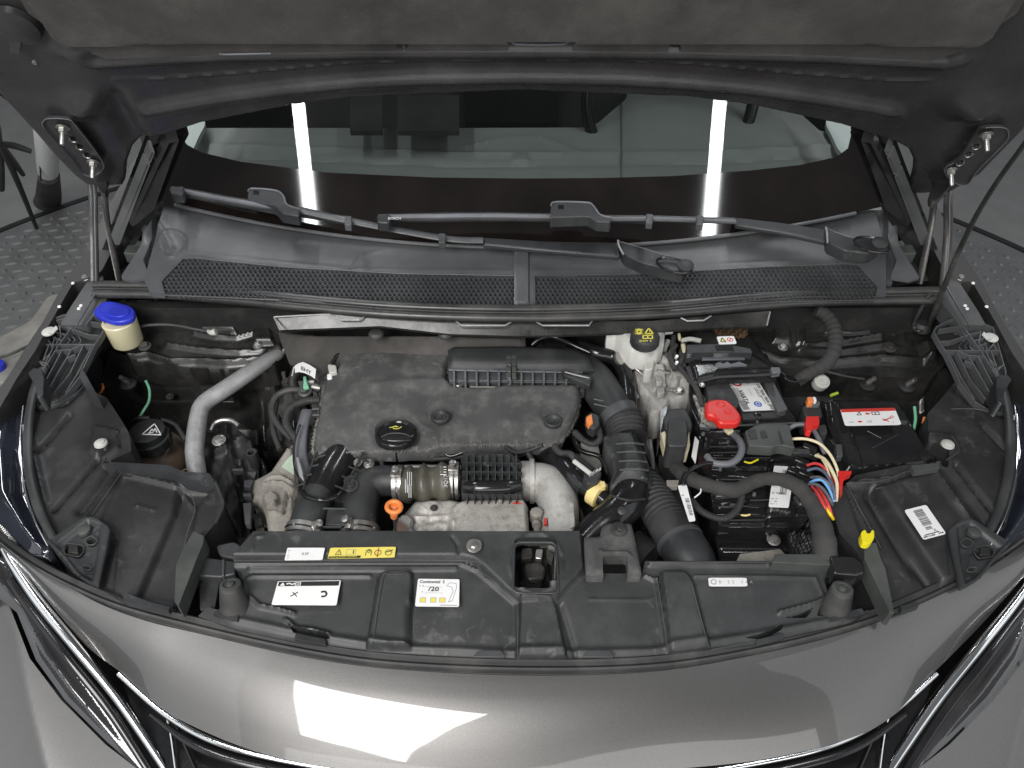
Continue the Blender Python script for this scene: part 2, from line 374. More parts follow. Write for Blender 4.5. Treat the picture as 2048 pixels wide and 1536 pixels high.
def glassmat():
    m = bpy.data.materials.new('tinted_windscreen_glass'); m.use_nodes = True; nt = m.node_tree; N = nt.nodes; L = nt.links; N.clear()
    o = N.new('ShaderNodeOutputMaterial'); mx = N.new('ShaderNodeMixShader'); fr = N.new('ShaderNodeFresnel'); fr.inputs[0].default_value = 1.5
    t = N.new('ShaderNodeBsdfTransparent'); t.inputs[0].default_value = (.66, .70, .68, 1); g = N.new('ShaderNodeBsdfGlossy'); g.inputs['Roughness'].default_value = .012
    L.new(fr.outputs[0], mx.inputs[0]); L.new(t.outputs[0], mx.inputs[1]); L.new(g.outputs[0], mx.inputs[2]); L.new(mx.outputs[0], o.inputs[0]); return m
K['glass'] = glassmat()
# ================================================================ THE SETTING
CAMP = np.array([0, 0, CAMZ])
def proj(p):
    p = np.asarray(p, float)-CAMP; d = p[..., 1]*cp-p[..., 2]*sp_; u = p[..., 1]*sp_+p[..., 2]*cp
    return CX+FX*p[..., 0]/d, CY-FX*u/d
m = M(); m.put([(-14, -6, 0), (14, -6, 0), (14, 16, 0), (-14, 16, 0)], [(0, 1, 2, 3)])
link('floor', m, K['floor'], kind='structure')
TC, TR = (-.1, 1.3), 2.73
disc = link('turntable_plate', M().lathe((TC[0], TC[1], .004), (0, 0, 1), [(TR, 0), (TR, .018), (TR-.01, .020)], 160), K['plate'], kind='structure')
link('plate_rim', M().lathe((TC[0], TC[1], .006), (0, 0, 1), [(TR, 0), (TR+.035, 0), (TR+.035, .020), (TR, .020)], 160, cap=False), K['darkrim'], disc)
m = M()
for i in range(-56, 56):
    for j in range(-24, 50):
        x, y = i*.054, 1.6+j*.054
        if (x-TC[0])**2+(y-TC[1])**2 > (TR-.06)**2 or abs(x) < .82: continue
        a = R(20) if (i+j) % 2 else R(110)
        L_, W_ = (.024, .0048) if (i+j) % 2 else (.013, .008); c, s = math.cos(a), math.sin(a)
        pts = [(-L_, 0), (-L_*.5, -W_), (L_*.5, -W_), (L_, 0), (L_*.5, W_), (-L_*.5, W_)]
        lo = [(x+u*c-v*s, y+u*s+v*c, .024) for u, v in pts]; hi = [(x+.66*(u*c-v*s), y+.66*(u*s+v*c), .032) for u, v in pts]
        m.put(lo+hi, [(6, 7, 8, 9, 10, 11)]+[(k, (k+1) % 6, 6+(k+1) % 6, 6+k) for k in range(6)])
link('tread_pattern', m, K['plate'], disc, kind='stuff', merge=False)
# grey lift arm under the left sill, with a blue sleeve
t = T('lift_arm', 'pale grey lift arm reaching under the left sill beside the wing', 'lift arm', (0, 640, .30))
link('arm', M().slab(rr([(-60, 700), (0, 672), (60, 640), (95, 590), (150, 580), (170, 700), (60, 770), (-60, 760)], 12), .42, .10), K['concretebeam'], t, bevel=.006)
link('cable', M().pipe([(-40, 722, .44), (10, 712, .45), (50, 695, .45), (120, 660, .44)], 3), K['rubber'], t)
link('blue_sleeve', M().lathe(P(2, 748, .40), (0, 0, 1), [(.022, 0), (.024, .01), (.022, .035)], 24), K['bluecap'], t)
link('sleeve_base', M().lathe(P(2, 766, .38), (0, 0, 1), [(.020, 0), (.021, .03)], 24), K['cream'], t)
# white post with a dark rubber foot, and a folded black tripod, behind on the left
t = T('white_post', 'white round post ending in a flared dark rubber foot, left of the raised hood', 'post', (96, 400, .02))
m = M(); a, b = P(96, 345, .30), P(92, 200, .9)
m.tube([a, (a+b)/2, b], .040, seg=24, n=4); link('tube', m, K['whitepaintmetal'], t)
m = M().tube([P(95, 402, .05), P(97, 390, .10), P(98, 352, .30)], [.062, .056, .043], seg=24, n=6, flat=.8); link('foot', m, K['rubber'], t)
m = M(); m.tube([P(93, 352, .32)+np.array([-.004, -.041, 0]), P(90, 262, .62)+np.array([-.004, -.041, 0])], .0035, seg=8, n=2); link('groove', m, K['darkrim'], t)
t = T('tripod', 'folded black tripod leaning at the left edge of the picture', 'tripod', (30, 400, .05))
link('leg', M().tube([P(2, 290, .60), P(38, 370, .30), P(73, 456, .03)], [.012, .011, .008], seg=10), K['darkrim'], t)
link('leg', M().tube([P(2, 290, .60), P(28, 325, .46), P(46, 349, .36)], [.012, .013, .009], seg=10), K['darkrim'], t)
link('leg', M().tube([P(4, 288, .60), P(30, 292, .58), P(63, 303, .55)], [.010, .012, .009], seg=10), K['darkrim'], t)
link('column', M().tube([P(2, 378, .25), P(1, 330, .42), P(-8, 250, .75)], .014, seg=10), K['rubber'], t)
# ================================================================ THE CAR BODY
car = T('car', 'dark grey metallic car seen over its nose with the hood raised', 'car', ('w', .015, .42, .0))
MX = 1042
# ---- nose of the bumper
top = [(-40, 1050, .905), (29, 1104, .90), (120, 1163, .89), (205, 1210, .882), (300, 1244, .877), (410, 1270, .872), (600, 1313, .868), (780, 1338, .866), (1042, 1351, .865), (1300, 1344, .866), (1500, 1312, .868), (1700, 1264, .872), (1850, 1204, .88), (1960, 1147, .89), (2048, 1088, .90), (2110, 1040, .905)]
bot = [(-40, 1062, .90), (34, 1128, .885), (108, 1218, .86), (172, 1292, .835), (250, 1352, .825), (332, 1425, .812), (525, 1508, .808), (745, 1546, .808), (1042, 1562, .808), (1338, 1540, .808), (1560, 1514, .808), (1752, 1455, .812), (1868, 1345, .825), (1962, 1250, .845), (2050, 1150, .88), (2110, 1070, .90)]
rows = []
T_ = [P(*q) for q in cat(top, 8)]; B_ = [P(*q) for q in cat(bot, 8)]
for v in (0, .12, .3, .5, .7, .88, 1):
    rows.append([a*(1-v)+b*v+np.array([0, 0, 1])*(.009*math.sin(math.pi*min(v*.95, 1))) for a, b in zip(T_, B_)])
m = M(); m.loft(rows, 150, 5, smooth=False)
nose = link('bumper', m, K['paint'], car, ang=180)
# front shut-line: a dark gap, then the rubber lip along the engine bay
lip = [(-20, 1058, .90), (60, 1118, .895), (150, 1166, .888), (250, 1206, .882), (410, 1248, .876), (600, 1290, .872), (780, 1316, .870), (1042, 1328, .869), (1300, 1322, .870), (1500, 1292, .872), (1700, 1243, .876), (1850, 1186, .884), (1960, 1128, .892), (2060, 1060, .90)]
lp = cat(lip, 6)
def strip(dy0, dy1, h0, h1): return [[P(q[0], q[1]+dy0, q[2], h0) for q in lp], [P(q[0], q[1]+dy1, q[2], h1) for q in lp]]
m = M(); m.loft([[P(q[0], q[1]+k, q[2], h) for q in lp] for k, h in ((-14, -.004), (-10, .001), (-7, .002), (-4, -.001), (2, -.002), (9, .002), (13, .001), (15, -.006), (24, -.010))], 150, 1, smooth=False)
link('lip_seal', m, K['rubber'], car)
# ---- lower chrome, black mouth and side grille
def both(name, mk, mt, par, **k):
    for f in (lambda q: q, lambda q: mir(q)):
        m = M(); mk(m, f); link(name, m, K[mt], par, **k)
for sg, f in ((0, lambda q: q), (1, lambda q: mir(q, 1055))):
    m = M(); m.pipe(f([(238, 1346, .826), (330, 1427, .812), (430, 1483, .808), (560, 1518, .805), (760, 1548, .804), (1042, 1566, .804)]), 6, seg=12, flat=.7); link('chrome_trim', m, K['chrome'], car)
    m = M(); m.pipe(f([(300, 1428, .80), (400, 1494, .795), (540, 1535, .79), (760, 1570, .785)]), [3, 9, 9, 5], seg=10, flat=.5); link('gloss_trim', m, K['gloss'], car)
    m = M(); m.pipe(f([(8, 1098, .892), (28, 1130, .884), (80, 1205, .864), (150, 1292, .84), (236, 1398, .80), (330, 1536, .76), (360, 1590, .75)]), [8, 10, 11, 10, 9, 8, 7], seg=20, flat=.9)
    hl = T('x', '', '', ('w', *P(*f([(60, 1250, .80)])[0]))); del hl['label'], hl['category']; hl.name = 'headlight'; hl.location = tuple(P(*f([(60, 1250, .80)])[0])-np.array(car.location)); hl.parent = car
    link('chrome_strip', m, K['chrome'], hl)
    m = M(); m.pipe(f([(20, 1158, .872), (66, 1222, .85), (135, 1312, .825), (220, 1420, .785), (310, 1560, .745)]), [8, 10, 10, 9, 8], seg=12, flat=.5); link('inner_strip', m, K['gloss'], hl)
    lens = f([(-60, 1075), (8, 1118), (60, 1222), (130, 1318), (220, 1440), (300, 1560), (215, 1485), (130, 1400), (72, 1320), (34, 1225), (-60, 1150)])
    m = M(); m.field(lens, 5, lambda x, y, h: P(x, y, .875-(y-1120)*.00032, h), relief=lambda X, Y: .012*ss(sdist(X, Y, lens)/40)); link('lens', m, K['lampshell'], hl)
    pf = f([(-90, 1140), (-20, 1166), (26, 1222), (64, 1322), (124, 1402), (212, 1490), (330, 1580), (330, 1760), (-400, 1760), (-400, 1140)])
    pe = f([(-20, 1150), (36, 1260), (62, 1400), (98, 1545), (110, 1700)])
    m = M(); m.field(pf, 6, lambda x, y, h: P(x, y, .838-(y-1180)*.00026-(np.abs(x-1055)-725)*.00010, h), relief=lambda X, Y: .010*np.exp(-ldist(X, Y, pe)/60)); link('fender_front', m, K['paint'], car, ang=180)
    gp = f([(240, 1352), (330, 1432), (430, 1488), (560, 1524), (760, 1556), (1042, 1574), (1042, 1780), (360, 1780), (330, 1520), (262, 1410)])
    m = M(); m.field(gp, 8, lambda x, y, h: P(x, y, .768, h)); link('mouth_panel', m, K['gloss'], car)
    for k, w_ in enumerate(((330, 1425, 352, 1540), (352, 1448, 400, 1560))):
        m = M(); m.pipe(f([(w_[0]-60+k*40, w_[1]-50, .79), (w_[0], w_[1], .785), (w_[2], w_[3], .775)]), 3.2, seg=8); link('grille_bar', m, K['chrome' if k == 0 else 'gloss'], car)
# ---- upper lamp glass beside the bay and its black gasket
for f in (lambda q: q, lambda q: mir(q, 1038)):
    g = f([(-60, 850), (10, 762), (48, 738), (70, 748), (52, 820), (44, 900), (52, 985), (76, 1050), (104, 1096), (88, 1114), (58, 1108), (4, 1050), (-60, 1000)])
    m = M(); m.field(rr(g, 8, 3), 4, lambda x, y, h: P(x, y, .925-(y-740)*.00008, h), relief=lambda X, Y: .016*ss(sdist(X, Y, g)/46)-.002, skirt=.05); link('lamp_glass', m, K['headlens'], car, ang=180)
    m = M(); m.pipe(f([(86, 738, .955), (66, 790, .945), (56, 860, .935), (58, 940, .925), (76, 1015, .915), (104, 1072, .905), (128, 1104, .898)]), [11, 9, 9, 9, 9, 8, 6], seg=12, flat=.6); link('lamp_gasket', m, K['plastic'], car)
    m = M(); m.pipe(f([(46, 812, .936), (40, 880, .93), (46, 960, .925), (66, 1032, .915), (96, 1092, .905)]), 1.8, seg=8); link('lamp_edge', m, K['chrome'], car)
    m = M(); m.pipe(f([(-30, 960, .90), (0, 1030, .895), (18, 1075, .89), (34, 1100, .888)]), [10, 10, 9, 6], seg=12, flat=.5, corr=(.004, .10)); link('reflector_strip', m, K['steel'], car)
# ---- wing tops
for f in (lambda q: q, lambda q: mir(q, 1046)):
    g = f([(306, 262), (262, 330), (168, 505), (131, 560), (88, 640), (48, 700), (18, 750), (-40, 830), (-60, 870), (-20, 850), (34, 756), (70, 702), (99, 648), (146, 566), (196, 548), (204, 540), (290, 372), (330, 270)])
    m = M(); m.field(g, 4, lambda x, y, h: P(x, y, np.interp(y, [260, 500, 740, 860], [1.16, 1.03, .975, .94]), h), skirt=.55); link('wing', m, K['paint'], car)
    g2 = f(rr([(184, 548), (205, 548), (214, 600), (172, 650), (120, 650), (136, 622)], 4, 2)); ho = f(ell(152, 580, 7, 3, 12, -15))
    m = M(); m.field(g2, 3, lambda x, y, h: P(x, y, 1.012-(y-550)*.0002, h), holes=[ho], skirt=.03); link('wing_flange', m, K['paint_dull'], car)
    m = M(); q = f([(171, 556)])[0]; m.bolt(P(q[0], q[1], 1.014), (0, -.2, 1), .0052); link('bolt', m, K['steel'], car)
    m = M(); m.pipe(f([(198, 575, 1.016), (176, 612, 1.010), (152, 652, 1.0)]), 2, seg=8); link('flange_lip', m, K['paint_dull'], car)
    for q in f([(146, 567), (119, 614), (158, 618), (162, 612)]):
        m = M(); m.lathe(P(q[0], q[1], 1.016), (0, 0, 1), [(.003, 0), (.0025, .002)], 8); link('clip_nib', m, K['whitepaintmetal'], car)
# ---- front pillars, the strips of trim that frame the glass
for f in (lambda q: q, lambda q: mir(q, 1040)):
    for nm, g, mt, z0 in (('pillar', [(200, 510), (292, 268), (372, 240), (358, 268), (306, 404), (262, 470), (232, 520)], 'gloss', 1.06),
                          ('pillar_trim', [(250, 440), (330, 262), (350, 256), (300, 398)], 'gloss', 1.075),
                          ('pillar_strip', [(222, 470), (296, 280), (303, 276), (231, 470)], 'paint_dull', 1.075)):
        g = f(g); m = M(); m.field(g, 5, lambda x, y, h: P(x, y, z0+(470-y)*.0010, h), skirt=.02, relief=lambda X, Y: .006*ss(sdist(X, Y, g)/10)); link(nm, m, K[mt], car)
# ---- windscreen
base = [(298, 396, 1.100), (335, 404, 1.092), (460, 434, 1.075), (700, 475, 1.063), (870, 489, 1.060), (1042, 496, 1.059), (1200, 492, 1.060), (1360, 481, 1.063), (1560, 448, 1.075), (1750, 419, 1.092), (1785, 410, 1.100)]
_b = np.array([P(*q) for q in base]); _t = _b[:, 0]
_cy, _cz = np.polyfit(_t, _b[:, 1], 2), np.polyfit(_t, _b[:, 2], 2); _xs = np.linspace(_t[0]-.01, _t[-1]+.01, 141)
GB = np.stack([_xs, np.polyval(_cy, _xs), np.polyval(_cz, _xs)], 1); SL = R(31)
def gl(i, s): return GB[i]+np.array([-GB[i][0]*.10*s, math.cos(SL)*s, math.sin(SL)*s+.030*(math.sin(min(s/.8, 1)*math.pi/2))])
arc = [(360, 268), (372, 288), (400, 304), (480, 323), (650, 345), (870, 355), (1042, 357), (1200, 356), (1348, 352), (1500, 341), (1600, 330), (1672, 314), (1697, 296), (1702, 270)]
ax_, ay_ = [q[0] for q in arc], [q[1] for q in arc]
SF = []
for i in range(len(GB)):
    lo, hi = 0, .8
    for _ in range(30):
        md = (lo+hi)/2; px, py = proj(gl(i, md))
        tgt = -500 if (px < 360 or px > 1702) else float(np.interp(px, ax_, ay_))
        if py > tgt: lo = md
        else: hi = md
    SF.append(lo)
SF = np.array(SF)
fr = T('x', '', '', ('w', 0, 0, 0)); del fr['label'], fr['category']; fr.name = 'windscreen'; fr.parent = car; fr.location = tuple(np.array((0, 1.14, 1.06))-np.array(car.location))
m = M(); n = len(GB)
for k in range(7): m.v += [tuple(gl(i, SF[i]*k/6)) for i in range(n)]
m.f = [(k*n+i, k*n+i+1, (k+1)*n+i+1, (k+1)*n+i) for k in range(6) for i in range(n-1)]
link('black_border', m, K['frit'], fr, ang=180)
m = M()
for k in range(7): m.v += [tuple(gl(i, SF[i]+(.85-SF[i])*k/6)) for i in range(n)]
m.f = [(k*n+i, k*n+i+1, (k+1)*n+i+1, (k+1)*n+i) for k in range(6) for i in range(n-1)]
link('pane', m, K['glass'], fr, ang=180)
m = M(); m.tube([GB[i]+np.array([0, -.003, .001]) for i in range(6, n-6, 6)], .0035, seg=8, n=4); link('lower_seal', m, K['cowl'], fr)
# ---- cabin seen through the glass
g = [(300, 420), (300, 256), (900, 256), (1170, 255), (1196, 246), (1252, 198), (1262, 160), (1560, 190), (1640, 262), (1780, 262), (1780, 420)]
m = M(); rl = add(ridge([(920, 298), (1010, 277), (1085, 276), (1157, 305)], .006, 2.5), ridge([(400, 292), (650, 300), (900, 309), (1400, 308), (1700, 292)], .007, 4), ridge([(400, 310), (900, 330), (1400, 326), (1700, 306)], -.006, 3), up([(1027, 314), (1057, 314), (1062, 328), (1022, 328)], .008, 4))
m.field(g, 5, lambda x, y, h: P(x, y, 1.035+np.where(x > 1240, .02, 0)*ss((x-1200)/80), h), relief=rl, skirt=.15); link('dashboard', m, K['dash'], car)
m = M(); m.box((0, 1.9, .70), (1.5, 1.2, .02)); m.box((0, 2.9, 1.0), (1.6, .05, 1.0)); m.box((-.83, 2.3, .95), (.04, 1.3, .7)); m.box((.83, 2.3, .95), (.04, 1.3, .7)); m.box((0, 2.35, 1.62), (1.5, 1.3, .03)); link('cabin_lining', m, K['cabin'], car)
for cx_ in (-.36, .36):
    m = M(); m.box((cx_, 2.05, 1.02), (.46, .14, .62), rx=-14); m.box((cx_, 2.13, 1.40), (.25, .10, .17), rx=-10); link('front_seat', m, K['seat'], car, bevel=.03)
m = M(); m.tube([(.36+.19*math.cos(a), 1.70+.06*math.sin(a), 1.10+.18*math.sin(a)) for a in [k*math.pi/12 for k in range(25)]], .014, seg=10, n=2); link('steering_wheel', m, K['gloss'], car)
for g in ([(700, 262), (700, 190), (765, 190), (765, 262)], [(795, 262), (795, 190), (918, 190), (918, 262)]):
    m = M(); m.prism([P(q[0], q[1], 1.10) for q in g], (0, 0, -.01)); link('seat_trim', m, K['seat'], car)
for f in (lambda q: q, lambda q: mir(q, 1031)):
    m = M(); m.prism([P(q[0], q[1], 1.075) for q in f(rr([(330, 215), (402, 220), (412, 248), (400, 268), (386, 300), (350, 330), (320, 300)], 10, 3))], (0, 0, -.01)); link('pillar_lining', m, K['whitetrim'], car)
# ---- cowl panel, honeycomb grilles, divider
CWZ = lambda x, y: 1.058-(y-480)*.00033+np.where((x < 400) | (x > 1690), .0, 0)
g = [(330, 400), (460, 436), (700, 478), (870, 492), (1042, 499), (1200, 495), (1360, 484), (1560, 451), (1750, 420), (1772, 500), (1772, 590), (1500, 604), (1042, 616), (560, 604), (300, 585), (288, 560), (310, 480)]
GL = [(322, 562), (366, 517), (390, 516), (560, 533), (800, 547), (1028, 551), (1028, 612), (800, 612), (560, 600), (330, 590)]
GR = [(1070, 612), (1070, 551), (1300, 547), (1500, 535), (1690, 527), (1716, 530), (1756, 572), (1750, 600), (1560, 604), (1300, 612)]
cw = M(); crl = add(ridge(ell(345, 490, 28, 26, 24)+[(373, 490)], .0035, 3), up([(1027, 500), (1058, 500), (1058, 610), (1027, 610)], .006, 5), ridge([(770, 497), (720, 512), (700, 545)], -.002, 2.5), ridge([(330, 500), (420, 512), (700, 540), (1020, 543)], .002, 4), ridge([(1070, 543), (1400, 533), (1700, 516)], .002, 4),
    ridge([(300, 430), (330, 470), (345, 505)], .004, 8))
cw.field(g, 4, mz(CWZ), relief=crl, holes=[GL, GR], skirt=.01); cowl = link('cowl_panel', cw, K['cowl'], car)
for G in (GL, GR):
    m = M(); s_ = 9.6; rw = 0; y = 505.0
    while y < 620:
        x = 305+(s_/2 if rw % 2 else 0)
        while x < 1775:
            if sdist(np.array(x), np.array(y), G) > 1.5:
                o = [(x+s_*.575*math.cos(R(60*k+30)), y+s_*.50*math.sin(R(60*k+30))) for k in range(6)]; i_ = [(x+s_*.43*math.cos(R(60*k+30)), y+s_*.37*math.sin(R(60*k+30))) for k in range(6)]
                z = float(CWZ(x, y)); zz = z-.004*math.sin((x-300)/140)
                m.put([P(a, b, z) for a, b in o]+[P(a, b, z) for a, b in i_]+[P(a, b, z)-np.array([0, 0, .005]) for a, b in i_], [(k, (k+1) % 6, 6+(k+1) % 6, 6+k) for k in range(6)]+[(6+k, 6+(k+1) % 6, 12+(k+1) % 6, 12+k) for k in range(6)])
            x += s_
        y += s_*.80; rw += 1
    link('honeycomb_grille', m, K['cowl'], cowl, kind='stuff', merge=False, ang=20)
    m = M(); m.pipe([(a, b, float(CWZ(a, b))+.001) for a, b in G+[G[0]]], 1.6, seg=6, n=1); link('grille_rim', m, K['cowl'], cowl)
m = M(); m.prism([P(x, y, .90) for x, y in [(280, 500), (1800, 500), (1800, 680), (280, 680)]], (0, 0, -.02)); link('plenum_floor', m, K['darkrim'], car)
# ---- bonnet seal (two rubber beads) and the steel flange under it
sl = [(188, 578), (330, 580), (460, 590), (600, 604), (800, 620), (1042, 626), (1300, 619), (1500, 603), (1640, 594), (1878, 590)]
sc_ = cat(sl, 6)
m = M(); m.pipe([(x, y-9, 1.018) for x, y in sl], 9.5, seg=18, n=10, flat=.8); link('rubber_seal', m, K['seal'], car)
m = M(); m.pipe([(x, y+9, 1.010) for x, y in sl], 10.5, seg=18, n=10, flat=.9); link('rubber_seal', m, K['seal'], car)
m = M(); m.pipe([(x, y-1, 1.020) for x, y in sl], 1.6, seg=8, n=10); link('seal_bead', m, K['seal'], car)
m = M(); m.loft([[P(x, y+k, 1.008) for x, y in sc_] for k in (-16, 18)], 150, 1, smooth=False); link('seal_carrier', m, K['deep'], car)
fl = [(546, 634), (640, 628), (900, 640), (1300, 642), (1540, 622), (1534, 652), (1420, 656), (1200, 668), (1042, 672), (900, 668), (760, 652), (562, 660)]
m = M(); m.field(fl, 4, mz(lambda x, y: 1.004-(y-630)*.0006), skirt=.004); link('seal_flange', m, K['bay'], car)
for q in ([(548, 634), (660, 628), (682, 640), (718, 640), (732, 632)], [(912, 642), (922, 651), (1010, 651), (1026, 642)], [(1070, 642), (1085, 651), (1178, 651), (1184, 642)], [(1362, 636), (1375, 642), (1407, 641), (1422, 632)], [(1540, 624), (1534, 650)], [(548, 634), (560, 660)]):
    m = M(); m.pipe([(a, b, 1.005) for a, b in q], 1.7, seg=6, n=1); link('flange_edge', m, K['pipe'], car)
# ================================================================ THE RAISED HOOD
HN = np.array([0, -.866, -.5]); H0 = np.array([0, 1.16, 1.155])
def HP(x, y, h=0): return PQ(x, y, H0, HN, h)
DX = [0, 340, 460, 640, 750, 785, 1000]; EDG = [183, 197, 213, 250, 284, 300, 420]
def cv(xs, ys): return [(MX-x, y) for x, y in list(zip(xs, ys))[::-1]]+[(MX+x, y+min(x, 600)*.004) for x, y in list(zip(xs, ys))[1:]]
r2 = cv([0, 200, 340, 480, 600, 700, 768], [149, 152, 160, 173, 190, 207, 219])
seal_ = cv([0, 200, 340, 540, 730, 960], [114, 116, 121, 140, 154, 158])
r1 = cv([0, 200, 340, 600, 850, 900, 960], [97, 97, 98, 104, 118, 104, 80])
lb = cv([0, 340, 600, 820, 880, 1000], [86, 88, 93, 104, 84, 20])
lt = cv([0, 180, 460, 665, 820, 900, 930, 1030], [55, 55, 57, 64, 70, 71, 61, -20])
edge = [(-160, -60), (0, 192), (72, 270), (113, 318), (150, 355), (174, 373), (214, 375), (244, 373), (250, 360), (252, 328), (262, 303), (290, 285), (400, 249), (582, 213), (702, 197), (1042, 183), (1382, 197), (1502, 213), (1684, 252), (1790, 285), (1818, 300), (1830, 326), (1828, 350), (1820, 385), (1828, 390), (1900, 388), (1960, 352), (2048, 262), (2220, -60)]
def hrel(X, Y):
    e = sdist(X, Y, edge); dx = np.abs(X-MX); ft = ss((800-dx)/150)
    h = .006*ss(e/7)-.004
    h += .011*np.exp(-((Y-np.interp(X, [q[0] for q in r2], [q[1] for q in r2]))/11)**2)*ss((775-dx)/40)
    h += .011*np.exp(-((Y-np.interp(X, [q[0] for q in r1], [q[1] for q in r1]))/12)**2)*ss((930-dx)/60)
    ys = np.interp(X, [q[0] for q in seal_], [q[1] for q in seal_]); h += .0025*np.exp(-((Y-ys)/1.8)**2)*(dx < 820)
    h += -.014*np.exp(-(ldist(X, Y, [(225, 205), (262, 270), (310, 330)])/24)**2)
    h += .018*np.exp(-(((X-168)/40)**2+((Y-206)/22)**2))+.018*np.exp(-(((X-1945)/45)**2+((Y-212)/24)**2))
    h += .012*np.exp(-(((X-160)/60)**2+((Y-90)/18)**2))
    h += -.010*ss((sdist(X, Y, ell(1067, 170, 17, 11, 20))/4)+.5)*.5
    for hx, hy in ((150, 225), (1985, 235)): pass
    return h
m = M(); m.field(edge, 3.5, HP, relief=hrel, holes=[ell(1075, 104, 6, 4, 10)], skirt=.012)
w0 = [HP(np.array(x), np.array(-55.)) for x in np.linspace(-150, 2215, 30)]
def ext(t, wd): return [np.array([x*wd, 1.16-.5*t, 1.155+.866*t+.02]) for x in np.linspace(-1, 1, 30)]
m.loft([w0, ext(.62, .80), ext(.80, .76), ext(.92, .66), ext(.97, .50)], 30, 4, smooth=False)
hood = link('hood', m, K['hoodin'], car, ang=60)
er = cat([q for q in edge if q[1] > 181 and 0 < q[0] < 2040], 3); er = [HP(np.array(float(q[0])), np.array(float(q[1])))-HN*.016 for q in er]
m = M(); m.loft([er]+[[np.array([x*wd, 1.16-.5*t+.035, 1.155+.866*t+.035]) for x in np.linspace(-1, 1, 24)] for t, wd in ((.42, .80), (.6, .81), (.8, .77), (.92, .67), (.98, .50))], 60, 4, smooth=False); link('hood_skin', m, K['paint'], hood, ang=180)
lo = lt+[(2080, -60)]; ln = [(p[0], p[1]) for p in lt if 20 < p[1]]+[(1985, 20), (2050, -60), (34, -60), (100, 20)]
body = [(34, -60), (110, 55)]+[p for p in lt if p[1] > 60]+[(1975, 60), (2050, -60)]
flg = [(20, -60), (60, 10)]+[p for p in lb if p[1] > 60]+[(2030, 10), (2070, -60)]
notch = [(1012, 92), (1020, 60), (1145, 60), (1152, 92)]
def lrel(X, Y): return .004+.010*ss(sdist(X, Y, body)/9+.4)-.010*ss(sdist(X, Y, notch)/5+.5)*ss((75-Y)/8)
m = M(); m.field(flg, 5, lambda x, y, h: HP(x, y, h+.008), relief=lrel, holes=[[(1010, 98), (1022, 66), (1040, 70), (1128, 70), (1142, 66), (1152, 98)], ell(806, 75, 13, 9, 14), ell(1348, 80, 13, 9, 14)], skirt=.008)
m.loft([[HP(np.array(x), np.array(-58.), np.array(.022)) for x in np.linspace(45, 2040, 24)]]+[[np.array([x*wd, 1.16-.5*t, 1.155+.866*t+.02])+HN*.018 for x in np.linspace(-1, 1, 24)] for t, wd in ((.62, .68), (.78, .62), (.87, .48))], 24, 4, smooth=False); link('felt_liner', m, K['liner'], hood)
for q in (ell(806, 75, 12, 8, 14), ell(1348, 80, 12, 8, 14)):
    m = M(); m.prism([HP(np.array(a), np.array(b), np.array(.006)) for a, b in q], -HN*.004); link('liner_clip', m, K['deep'], hood)
m = M(); m.tube([HP(np.array(a), np.array(b), np.array(.015)) for a, b in ((1028, 58.), (1030, 69.), (1128, 69.), (1132, 58.))], .0014, seg=8, n=2); link('liner_slot', m, K['greycable'], hood)
m = M(); m.tube([HP(np.array(a), np.array(b), np.array(.020)) for a, b in ((446, 80.), (450, 83.), (545, 81.))], .001, seg=8, n=2); link('liner_slot', m, K['greycable'], hood)
m = M(); m.prism([HP(np.array(a), np.array(b), np.array(.016)) for a, b in rr([(22, 52), (50, 54), (44, 88), (26, 86)], 4)], -HN*.02); link('bump_stop', m, K['plastic'], hood, bevel=.002)
m = M(); m.lathe(HP(np.array(36.), np.array(42.), np.array(.004)), HN, [(.028, 0), (.026, .008), (.016, .012)], 24); link('bump_stop_base', m, K['hoodin'], hood)
for px, py in ((66, 66), (70, 122)):
    m = M(); m.lathe(HP(np.array(float(px)), np.array(float(py)), np.array(.0)), HN, [(.004, 0), (.003, .004)], 10); link('screw', m, K['steel'], hood)
